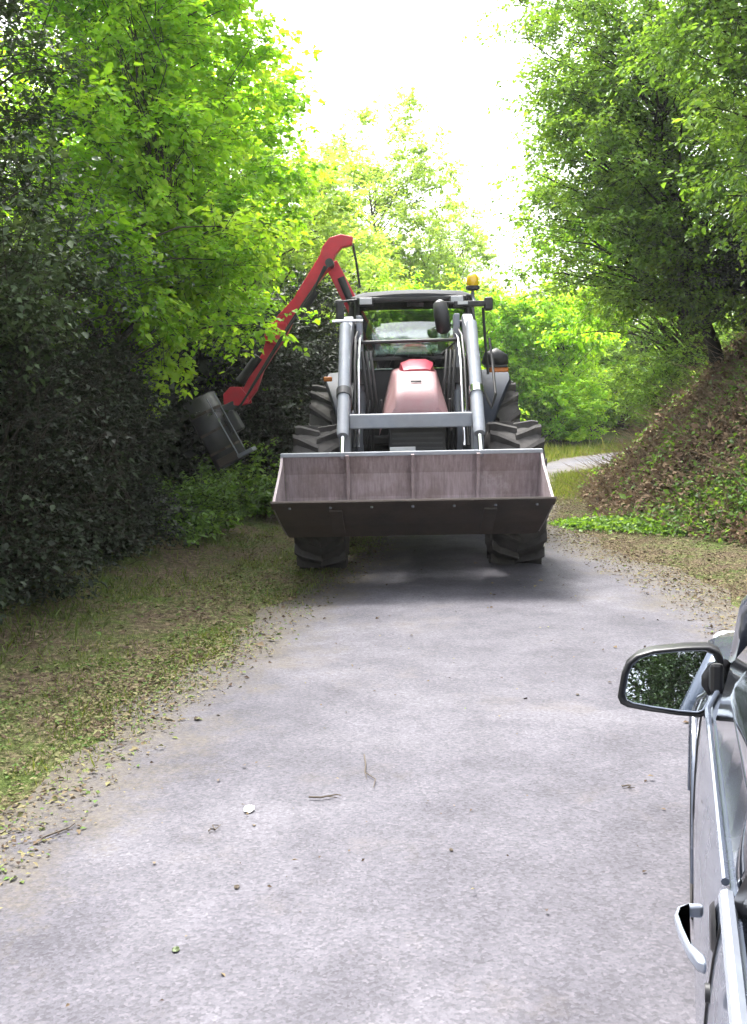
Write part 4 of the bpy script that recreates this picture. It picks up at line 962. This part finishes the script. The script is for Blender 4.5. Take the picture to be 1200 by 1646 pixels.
# understorey, left
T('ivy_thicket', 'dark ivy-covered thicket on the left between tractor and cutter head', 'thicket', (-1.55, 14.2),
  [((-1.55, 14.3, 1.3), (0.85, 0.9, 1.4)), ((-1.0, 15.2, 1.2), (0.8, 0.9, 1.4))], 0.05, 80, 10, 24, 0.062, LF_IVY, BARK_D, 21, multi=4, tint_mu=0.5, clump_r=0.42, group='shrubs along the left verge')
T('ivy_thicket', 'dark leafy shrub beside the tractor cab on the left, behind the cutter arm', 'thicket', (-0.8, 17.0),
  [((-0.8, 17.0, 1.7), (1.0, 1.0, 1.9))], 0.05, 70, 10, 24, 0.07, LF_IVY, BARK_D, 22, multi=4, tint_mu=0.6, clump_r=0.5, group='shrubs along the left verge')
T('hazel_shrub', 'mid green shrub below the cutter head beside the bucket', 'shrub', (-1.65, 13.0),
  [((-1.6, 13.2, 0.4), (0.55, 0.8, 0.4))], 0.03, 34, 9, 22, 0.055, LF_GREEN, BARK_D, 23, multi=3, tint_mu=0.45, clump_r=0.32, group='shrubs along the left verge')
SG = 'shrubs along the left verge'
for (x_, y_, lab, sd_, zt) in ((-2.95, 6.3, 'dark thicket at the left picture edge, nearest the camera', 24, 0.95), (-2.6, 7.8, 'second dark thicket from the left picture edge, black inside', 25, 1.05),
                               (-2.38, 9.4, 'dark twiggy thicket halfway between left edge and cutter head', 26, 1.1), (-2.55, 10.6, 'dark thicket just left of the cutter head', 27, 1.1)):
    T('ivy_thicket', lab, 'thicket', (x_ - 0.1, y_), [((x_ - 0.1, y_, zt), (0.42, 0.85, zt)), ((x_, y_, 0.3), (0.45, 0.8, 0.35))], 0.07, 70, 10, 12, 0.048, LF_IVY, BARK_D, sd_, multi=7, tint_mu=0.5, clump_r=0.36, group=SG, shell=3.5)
T('hazel_shrub', 'green low shrub at the verge below the cutter head, nearer the camera', 'shrub', (-2.0, 11.4),
  [((-2.0, 11.4, 0.3), (0.4, 0.8, 0.3))], 0.03, 32, 9, 20, 0.048, LF_GREEN, BARK_D, 28, multi=3, tint_mu=0.3, clump_r=0.28, group=SG)
T('leaning_sapling', 'spray of grey-green leaves jutting from the left edge above the dark thicket', 'tree', (-3.3, 6.5),
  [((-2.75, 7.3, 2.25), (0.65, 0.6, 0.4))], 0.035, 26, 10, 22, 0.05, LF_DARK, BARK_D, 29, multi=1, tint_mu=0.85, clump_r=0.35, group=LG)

# right bank
R2 = T('oak_tree', 'leafy tree with a leaning dark trunk overhanging the lane from the right bank', 'tree', (5.15, 15.6),
       [((4.2, 14.9, 5.0), (2.0, 1.8, 2.3)), ((3.2, 15.0, 4.1), (1.3, 1.5, 1.5)), ((2.9, 15.2, 6.4), (1.15, 1.5, 1.8)), ((5.3, 14.8, 3.7), (1.5, 1.2, 1.2)), ((4.0, 14.5, 3.1), (1.3, 0.9, 0.8))], 0.11, 350, 10, 22, 0.062, LF_GREEN, BARK_D, 31, group=RG, tint_mu=0.62, clump_r=0.5,
       trunk_path=[(5.15, 15.6, gz(5.15, 15.6) - 0.1), (5.0, 15.55, 2.2), (4.75, 15.5, 2.75), (4.6, 15.4, 3.3), (4.35, 15.3, 3.9), (4.2, 15.2, 4.8), (4.1, 15.2, 6.6)])
R1 = T('oak_tree', 'big tree at the right edge with large bright leaf sprays at the top corner', 'tree', (6.0, 11.6),
       [((4.6, 11.3, 4.9), (1.6, 1.5, 1.7)), ((5.3, 11.6, 3.8), (1.3, 1.4, 1.1)), ((3.7, 11.2, 6.0), (1.2, 1.3, 1.3))], 0.15, 200, 10, 26, 0.058, LF_GREEN, BARK_D, 32, six=True, group=RG, tint_mu=0.6, clump_r=0.5)
R3 = T('ash_tree', 'yellow-green tree behind the leaning trunk on the right bank', 'tree', (6.4, 20.0),
       [((5.2, 20.0, 5.0), (2.0, 1.9, 2.6)), ((4.4, 20, 3.7), (1.4, 1.4, 1.4)), ((4.3, 20.2, 6.6), (1.5, 1.4, 1.8))], 0.14, 130, 10, 22, 0.08, LF_LIME, BARK, 33, group=RG, tint_mu=0.5, clump_r=0.6, wr=0.6)
T('ivy_thicket', 'dark ivy mass covering the bank top below the right hand crowns', 'thicket', (6.0, 14.3),
  [((5.5, 14.0, 2.9), (1.0, 1.2, 0.9)), ((5.9, 12.8, 3.3), (1.1, 1.2, 1.1))], 0.05, 150, 10, 22, 0.06, LF_IVY, BARK_D, 34, multi=4, tint_mu=0.45, clump_r=0.42, group='thickets on the right bank')
T('ivy_thicket', 'dark ivy thicket on the bank at the right edge of the picture', 'thicket', (5.6, 11.5),
  [((5.4, 11.6, 2.5), (0.8, 1.3, 0.8))], 0.05, 60, 10, 22, 0.06, LF_IVY, BARK_D, 35, multi=4, tint_mu=0.4, clump_r=0.4, group='thickets on the right bank')
T('bank_shrub', 'small light green shrub on the bank shoulder where the lane bends', 'shrub', (5.5, 19.5),
  [((5.3, 19.3, 1.7), (0.7, 0.9, 0.8))], 0.03, 40, 9, 22, 0.06, LF_GREEN, BARK, 36, multi=3, tint_mu=0.7, clump_r=0.38, group='thickets on the right bank')

# beyond the bend
F1 = T('young_tree', 'bright yellow-green bushy tree right of the tractor beyond the bend', 'tree', (5.2, 29.5),
       [((5.0, 29.5, 2.4), (1.6, 1.4, 2.2)), ((4.3, 29.0, 1.3), (1.1, 1.1, 1.2))], 0.09, 110, 10, 22, 0.10, LF_LIME, BARK, 41, group=FG, tint_mu=0.75, clump_r=0.55, multi=2, wr=0.7)
F2 = T('young_tree', 'fresh green roadside tree next to the yellow-green one beyond the bend', 'tree', (8.2, 32.5),
       [((8.0, 32.5, 2.5), (1.7, 1.5, 2.4))], 0.09, 100, 10, 20, 0.10, LF_GREEN, BARK, 42, group=FG, tint_mu=0.8, clump_r=0.6, multi=2, wr=0.7)
F3 = T('tall_thin_tree', 'tall pale thin-crowned tree straight ahead above the tractor cab', 'tree', (0.8, 36.0),
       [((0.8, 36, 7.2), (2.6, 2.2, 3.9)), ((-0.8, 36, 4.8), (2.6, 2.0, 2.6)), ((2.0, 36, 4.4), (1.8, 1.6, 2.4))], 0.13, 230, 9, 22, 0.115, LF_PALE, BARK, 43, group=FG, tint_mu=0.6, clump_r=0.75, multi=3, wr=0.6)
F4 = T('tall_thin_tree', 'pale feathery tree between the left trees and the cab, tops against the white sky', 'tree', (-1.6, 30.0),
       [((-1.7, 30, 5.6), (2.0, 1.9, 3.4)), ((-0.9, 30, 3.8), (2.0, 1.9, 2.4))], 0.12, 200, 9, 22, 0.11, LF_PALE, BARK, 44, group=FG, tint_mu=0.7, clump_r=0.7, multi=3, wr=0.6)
BG = 'roadside bushes on the outside of the bend'
for (x_, y_, r_x, zt, mt, lab, sd_) in ((2.6, 26.3, 1.1, 0.9, LF_LIME, 'low lime bush right behind the tractor rear wheel, outside the bend', 51), (4.9, 28.0, 1.2, 1.1, LF_LIME, 'middle lime bush along the outside of the bend', 52),
                                       (7.2, 30.2, 1.3, 1.2, LF_GREEN, 'green bush where the pale road goes out of sight', 53), (10.2, 33.2, 1.6, 1.3, LF_PALE, 'pale bush at the far end of the visible lane', 54)):
    T('roadside_bush', lab, 'bush', (x_, y_), [((x_, y_, zt * 0.8), (r_x, 0.9, zt))], 0.05, 60, 9, 20, 0.085, mt, BARK, sd_, multi=4, tint_mu=0.75, clump_r=0.45, group=BG)
def C(src, name, label, cat, xy, rz, sc, group):
    o = copy_tree(src, name, (xy[0], xy[1], gz(*xy) - 0.05), rz, sc); tag(o, label, cat, group); return o
C(F1, 'young_tree', 'yellow-green bush close behind the tractor right rear wheel beyond the lane', 'tree', (3.0, 29.0), 2.1, 0.95, FG)
C(F2, 'young_tree', 'bluish pale green tree at the end of the lane under the right canopy', 'tree', (12.5, 40.0), 1.0, 1.25, FG)
C(F2, 'young_tree', 'green tree seen low between lane end and right bank', 'tree', (11.0, 35.5), 3.0, 0.9, FG)
C(F1, 'young_tree', 'light green tree over the far lane verge left of the bend exit', 'tree', (6.8, 35.0), 4.2, 1.25, FG)
C(F3, 'tall_thin_tree', 'pale tree low behind the cab roof beacon in the distance', 'tree', (3.2, 42.0), 1.9, 0.8, FG)
C(F1, 'young_tree', 'green tree seen through the cab glass beyond the bend', 'tree', (0.8, 28.0), 0.9, 1.0, FG)
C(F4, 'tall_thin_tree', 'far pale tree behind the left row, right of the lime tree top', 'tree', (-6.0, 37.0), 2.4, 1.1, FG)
C(L4, 'broadleaf_tree', 'pale green tree hugging the left side where the lane disappears behind the cab', 'tree', (-0.6, 25.5), 2.2, 0.8, LG)
# more of the wood, mostly seen as depth behind the first row and in the door mirror
C(L1, 'broadleaf_tree', 'dark tree deep in the left wood behind the lime trees', 'tree', (-6.6, 17.5), 4.0, 1.2, LG)
C(L3, 'maple_tree', 'far lime tree at the back of the left wood', 'tree', (-5.2, 21.0), 2.6, 1.1, LG)
C(R1, 'oak_tree', 'dark tree in the second row of the right bank', 'tree', (8.6, 14.2), 5.6, 1.0, RG)
C(R2, 'oak_tree', 'dark tree at the back of the right bank behind the leaning trunk', 'tree', (9.0, 18.5), 0.4, 1.0, RG)
C(R1, 'oak_tree', 'right bank tree hanging over the lane where it turns away', 'tree', (10.0, 23.5), 0.6, 0.95, RG)
C(L1, 'broadleaf_tree', 'dark tree just outside the left picture edge beside the camera', 'tree', (-4.8, 4.4), 0.7, 1.0, LG)
MG = 'trees behind the camera seen in the door mirror'
C(L1, 'broadleaf_tree', 'tree reflected in the middle of the door mirror', 'tree', (-3.4, -6.5), 2.3, 1.0, MG)
C(L1, 'broadleaf_tree', 'dense tree reflected behind the others in the door mirror', 'tree', (-3.2, -13.0), 0.3, 1.4, MG)
C(L1, 'broadleaf_tree', 'tree reflected at the outer edge of the door mirror', 'tree', (-6.4, -8.0), 3.1, 1.2, MG)
C(L1, 'broadleaf_tree', 'tree reflected low in the door mirror', 'tree', (-1.0, -11.0), 1.3, 1.0, MG)

# dense dark wood behind the left row: one uncountable mass
def leaf_mass(name, label, cat, P, llen, mat, seed, mu=0.5, wr=0.65, up=0.8, sd_t=0.2, six=False):
    g = np.random.default_rng(seed); N_ = len(P)
    D = g.normal(size=(N_, 3)) * np.array([1, 1, 0.6]) + np.array([0, 0, -0.2]); N = np.array([0, 0, up]) + g.normal(0, 0.5, (N_, 3))
    V, F = leaf_geo(P, D, N, llen * g.lognormal(0, 0.3, N_), wr, six)
    o = np_mesh(name, V, F, mat, None, tint=np.repeat(np.clip(g.normal(mu, sd_t, N_), 0, 1), 2))
    tag(o, label, cat, kind='stuff'); return o
g = np.random.default_rng(90)
N_ = 60000
y = g.uniform(3, 22, N_); x = itp(y, XL) - 2.7 - g.gamma(1.6, 1.1, N_); z = ground_h(x, y) + g.random(N_) ** 1.3 * 2.6
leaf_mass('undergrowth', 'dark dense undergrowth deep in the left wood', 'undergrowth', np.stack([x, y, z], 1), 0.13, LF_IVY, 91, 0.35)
N_ = 36000
y = g.uniform(9, 26, N_); x = itp(y, XB) + 3.4 + g.gamma(1.6, 1.0, N_); z = ground_h(x, y) + g.random(N_) ** 1.3 * 2.6
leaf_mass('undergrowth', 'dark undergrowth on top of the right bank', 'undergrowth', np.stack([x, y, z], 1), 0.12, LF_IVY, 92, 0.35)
# far backdrop wood beyond the bend
N_ = 50000
cl = 260
cxs = g.uniform(-16, 30, cl); cys = 44 + np.abs(cxs - 8) * -0.15 + g.uniform(0, 6, cl); czs = g.random(cl) ** 1.2 * (2.6 + 1.2 * np.sin(cxs * 0.7))
k_ = g.integers(0, cl, N_)
P = np.stack([cxs[k_], cys[k_], czs[k_] + 0.4], 1) + g.normal(0, 0.75, (N_, 3)); P[:, 2] = np.maximum(P[:, 2], 0.1)
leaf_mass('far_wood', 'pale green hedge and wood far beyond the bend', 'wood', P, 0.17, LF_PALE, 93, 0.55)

# ---------------------------------------------------------------- ground cover
def lay(name, label, cat, xy, llen, mat, seed, mu, sd_t, lift=0.012, tilt=0.35, wr=0.6, hi=0.0):
    g = np.random.default_rng(seed); N_ = len(xy)
    z = np.maximum(ground_h(xy[:, 0], xy[:, 1]), 0.0) + lift
    inside = (xy[:, 0] > itp(xy[:, 1], XL)) & (xy[:, 0] < itp(xy[:, 1], XR))
    q = np.clip((xy[:, 0] - itp(xy[:, 1], XL)) / (itp(xy[:, 1], XR) - itp(xy[:, 1], XL)), 0, 1)
    z = np.where(inside, 0.016 + 0.035 * np.sin(np.pi * q), z) + np.abs(g.normal(0, 0.008, N_)) + hi * g.random(N_) ** 2
    P = np.stack([xy[:, 0], xy[:, 1], z], 1)
    a = g.uniform(0, 2 * math.pi, N_); D = np.stack([np.cos(a), np.sin(a), g.normal(0, tilt * 0.5, N_)], 1); N = np.array([0, 0, 1.0]) + g.normal(0, tilt, (N_, 3))
    V, F = leaf_geo(P, D, N, llen * g.lognormal(0, 0.4, N_), wr)
    o = np_mesh(name, V, F, mat, None, tint=np.repeat(np.clip(g.normal(mu, sd_t, N_), 0, 1), 2))
    tag(o, label, cat, kind='stuff'); return o
g = np.random.default_rng(95)
# litter on the left verge, thinning onto the asphalt
N_ = 90000
y = 2.5 + 15 * g.random(N_) ** 1.2; off = g.gamma(2.2, 0.40, N_) - 0.50
keep = ((off > -0.02) | (g.random(N_) < 0.9 * np.exp(np.minimum(off, 0) * 3.2))) & (g.random(N_) < np.clip(0.62 + 0.5 * wob(y * 1.1 + 3, off * 2.6), 0.12, 1))
y, off = y[keep], off[keep]
lay('leaf_litter', 'dry and yellow-green fallen leaves along the left verge', 'leaf litter', np.stack([itp(y, XL) - off, y], 1), 0.019, LF_LITTER, 96, 0.55, 0.27)
N_ = 70000
y = 3.5 + 14 * g.random(N_); off = g.gamma(2.0, 0.42, N_) - 0.75
keep = (off > 0) | (g.random(N_) < 0.7 * np.exp(np.minimum(off, 0) * 2.2))
y, off = y[keep], off[keep]
lay('leaf_litter', 'brown fallen leaves spread over the right roadside', 'leaf litter', np.stack([itp(y, XR) + off, y], 1), 0.018, LF_LITTER, 97, 0.36, 0.22)
# a thin scatter of bits over the asphalt
N_ = 420
y = 2.4 + 11 * g.random(N_); q = g.random(N_)
lay('road_crumbs', 'tiny leaf bits and grit scattered thinly over the asphalt', 'grit', np.stack([itp(y, XL) * (1 - q) + itp(y, XR) * q, y], 1), 0.018, LF_LITTER, 98, 0.25, 0.2)

def grass(name, label, cat, xy, hgt, seed, mu=0.5, mat=None, spread=0.35, wr=0.10, sd_t=0.2):
    g = np.random.default_rng(seed); N_ = len(xy)
    P = np.stack([xy[:, 0], xy[:, 1], np.maximum(ground_h(xy[:, 0], xy[:, 1]), 0) - 0.005], 1)
    D = np.array([0, 0, 1.0]) + g.normal(0, spread, (N_, 3)); a = g.uniform(0, 6.28, N_)
    N = np.stack([np.cos(a), np.sin(a), np.zeros(N_)], 1)
    V, F = leaf_geo(P, D, N, hgt * g.lognormal(0, 0.35, N_), wr)
    o = np_mesh(name, V, F, mat or LF_GRASS, None, tint=np.repeat(np.clip(g.normal(mu, sd_t, N_), 0, 1), 2)); tag(o, label, cat, kind='stuff'); return o
def patches(n, yr, offs, npat, sig, line, sgn, seed):
    g = np.random.default_rng(seed)
    py_ = g.uniform(*yr, npat); po = g.uniform(*offs, npat); k = g.integers(0, npat, n)
    yy = py_[k] + g.normal(0, sig * 1.6, n); oo = np.maximum(po[k] + g.normal(0, sig * 0.7, n), -0.32)
    return np.stack([itp(yy, line) + sgn * oo, yy], 1)
grass('grass', 'short trampled grass and clover in patches on the left verge', 'grass', patches(16000, (3, 18), (0.0, 1.25), 60, 0.16, XL, -1, 101), 0.03, 102, 0.6)
grass('grass', 'ragged tufts creeping over the left asphalt edge', 'grass', patches(13000, (2.6, 16), (-0.16, 0.2), 110, 0.08, XL, -1, 121), 0.030, 122, 0.58)
grass('grass', 'taller grass and weeds at the edge of the left thicket', 'grass', patches(9000, (4, 19), (1.15, 1.9), 60, 0.25, XL, -1, 103), 0.06, 104, 0.3, spread=0.7, wr=0.07)
grass('grass', 'mown grass wedge between the lane bend and the right bank', 'grass', patches(16000, (14.5, 22), (0.05, 0.9), 40, 0.3, XR, 1, 105), 0.06, 106, 0.7)
grass('grass', 'pale grass verge on the far side of the bend', 'grass', patches(20000, (21, 33), (0.1, 1.8), 60, 0.5, XL, -1, 107), 0.12, 108, 0.75)

# green cut foliage and ground ivy lying at the foot of the right bank
N_ = 12000
t = g.random(N_); xx = 2.25 + 2.4 * t + g.normal(0, 0.10, N_); yy = 12.3 - 2.1 * t + g.normal(0, 0.12 + 0.22 * t, N_)
zz = ground_h(xx, yy) + np.abs(g.normal(0, 0.06, N_)) * (0.5 + t) + 0.02
leaf_mass('ground_cover', 'strip of fresh green cut foliage at the foot of the right bank', 'ground cover', np.stack([xx, yy, zz], 1), 0.046, LF_GREEN, 111, 0.40, sd_t=0.25)
# bank surface: dry stems, brown leaves and some ivy
N_ = 90000
yy = g.uniform(9.5, 24, N_); xx = itp(yy, XB) - 0.1 + g.gamma(1.7, 1.15, N_)
zz = ground_h(xx, yy) + np.abs(g.normal(0, 0.07, N_))
patch = wob(xx * 0.8, yy * 0.8) * 0.16
o = leaf_mass('bank_growth', 'dry brown growth and dead leaves covering the right bank', 'bank growth', np.stack([xx, yy, zz], 1), 0.058, LF_BROWN, 112, 0.36, sd_t=0.2, up=0.6)
N_ = 14000
py_ = g.uniform(10, 23, 70); po = g.uniform(0.2, 3.8, 70); k_ = g.integers(0, 70, N_)
yy = py_[k_] + g.normal(0, 0.35, N_); xx = itp(yy, XB) + np.maximum(po[k_] + g.normal(0, 0.3, N_), -0.1)
leaf_mass('bank_ivy', 'patches of green ivy trailing over the right bank', 'ivy', np.stack([xx, yy, ground_h(xx, yy) + np.abs(g.normal(0, 0.09, N_)) + 0.02], 1), 0.06, LF_GREEN, 113, 0.45)
# dry stems on the bank
N_ = 5000
yy = g.uniform(9.5, 22, N_); xx = itp(yy, XB) + g.uniform(0, 4, N_); A = np.stack([xx, yy, ground_h(xx, yy)], 1)
Bp = A + np.stack([g.normal(-0.15, 0.2, N_), g.normal(-0.1, 0.2, N_), g.uniform(0.05, 0.35, N_)], 1)
V, F = tubes_np(A, Bp, np.full(N_, 0.005), np.full(N_, 0.002), 3)
STEM = paint('dry stem', (0.20, 0.15, 0.10), 0.9, spec=0.1, fine=0.0)
o = np_mesh('dry_stems', V, F, STEM); tag(o, 'dry grey-brown stems standing on the right bank', 'stems', kind='stuff')

# ---------------------------------------------------------------- small things lying on the road
def road_pt(px_, py_):
    d = f_ * 1700 + r_ * (px_ - 600) + u_ * (823 - py_)
    q = Vector((0, 0, CAM_H)) + d * ((0.045 - CAM_H) / d.z)
    t = (q.x - float(itp(q.y, XL))) / (float(itp(q.y, XR)) - float(itp(q.y, XL)))
    q.z = 0.014 + 0.035 * math.sin(math.pi * min(1, max(0, t))); return q
TWIG = paint('twig bark', (0.07, 0.055, 0.04), 0.9, fine=0.0)
PAPER = paint('white scrap', (0.78, 0.76, 0.72), 0.7, fine=0.2)
DLEAF = paint('dead leaf', (0.05, 0.035, 0.02), 0.7, fine=0.2); GLEAF = paint('green fallen leaf', (0.05, 0.075, 0.02), 0.6, fine=0.1)
def crumple(name, px_, py_, size, mat, label, cat, seed, group=None):
    g = np.random.default_rng(seed); c = road_pt(px_, py_); k = 7; mb = MB(); rows = []
    for i in range(k):
        row = []
        for j in range(k):
            a_, b_ = i / (k - 1) * 2 - 1, j / (k - 1) * 2 - 1
            e = max(abs(a_), abs(b_)); rr = math.hypot(a_, b_) or 1; f2 = e / rr
            row.append((size * a_ * f2 * (1 + 0.25 * g.random()), size * 0.6 * b_ * f2 * (1 + 0.3 * g.random()), 0.002 + size * 0.55 * g.random() * (1 - 0.5 * e)))
        rows.append(row)
    mb.grid(rows); o = mb.build(name, mat, None, smooth=False, solid=0.0015); o.location = c; o.rotation_euler = (0, 0, g.uniform(0, 6))
    tag(o, label, cat, group); return o
crumple('paper_scrap', 400, 1299, 0.030, PAPER, 'small white crumpled scrap lying on the asphalt left of centre', 'litter', 1)
crumple('fallen_leaf', 380, 1424, 0.013, DLEAF, 'single tiny dark leaf below the white scrap', 'leaf', 2, 'leaves on the asphalt')
crumple('fallen_leaf', 282, 1524, 0.015, GLEAF, 'dark green leaf curled up lowest on the left of the asphalt', 'leaf', 3, 'leaves on the asphalt')
crumple('fallen_leaf', 316, 1150, 0.022, DLEAF, 'dark curled leaf near the left road edge, level with the mirror', 'leaf', 4, 'leaves on the asphalt')
crumple('fallen_leaf', 725, 1368, 0.010, DLEAF, 'tiny dark leaf in the middle of the asphalt', 'leaf', 5, 'leaves on the asphalt')
crumple('fallen_leaf', 928, 1118, 0.012, DLEAF, 'tiny dark leaf left of the door mirror', 'leaf', 6, 'leaves on the asphalt')
def twig(px0, py0, px1, py1, r, label, seed):
    g = random.Random(seed); a = road_pt(px0, py0); b = road_pt(px1, py1); d = b - a
    pts = [a + d * t + Vector((g.uniform(-1, 1), g.uniform(-1, 1), 0)) * 0.02 * (0 < t < 1) + Vector((0, 0, r * 1.2 + 0.004)) for t in (0, 0.3, 0.55, 0.8, 1)]
    mb = MB().tube(pts, [r, r, r * 0.9, r * 0.7, r * 0.5], 6)
    o = mb.build('twig', TWIG, None, smooth='auto'); tag(o, label, 'twig', 'twigs on the asphalt')
    sd_ = (pts[3] - pts[2]).cross(Vector((0, 0, 1))).normalized()
    MB().tube([pts[2], pts[2] + (pts[3] - pts[2]) * 0.8 + sd_ * 0.03], [r * 0.7, r * 0.4], 5).build('side_shoot', TWIG, o)
twig(496, 1283, 548, 1281, 0.004, 'thin dark twig lying crosswise near the middle of the asphalt', 1)
twig(62, 1345, 120, 1318, 0.004, 'thin twig near the left road edge at the bottom', 2)
twig(335, 1335, 352, 1326, 0.003, 'short thin twig left of the white scrap, a little below it', 3)
twig(585, 1215, 600, 1268, 0.003, 'thin forked twig above the crosswise twig', 4)
twig(1000, 1268, 1020, 1270, 0.003, 'short twig under the door mirror', 5)

# ---------------------------------------------------------------- moist bright air
m, n, out = new_mat('haze'); pv = n.nodes.new('ShaderNodeVolumePrincipled')
pv.inputs['Color'].default_value = (0.95, 0.97, 1.0, 1); pv.inputs['Density'].default_value = 0.0006; pv.inputs['Anisotropy'].default_value = 0.3
n.links.new(pv.outputs[0], out.inputs['Volume'])
hzb = MB().box((10, 80, 8.0), (300, 330, 20)).build('haze', m); tag(hzb, 'thin bright haze filling the lane', 'haze', kind='stuff')
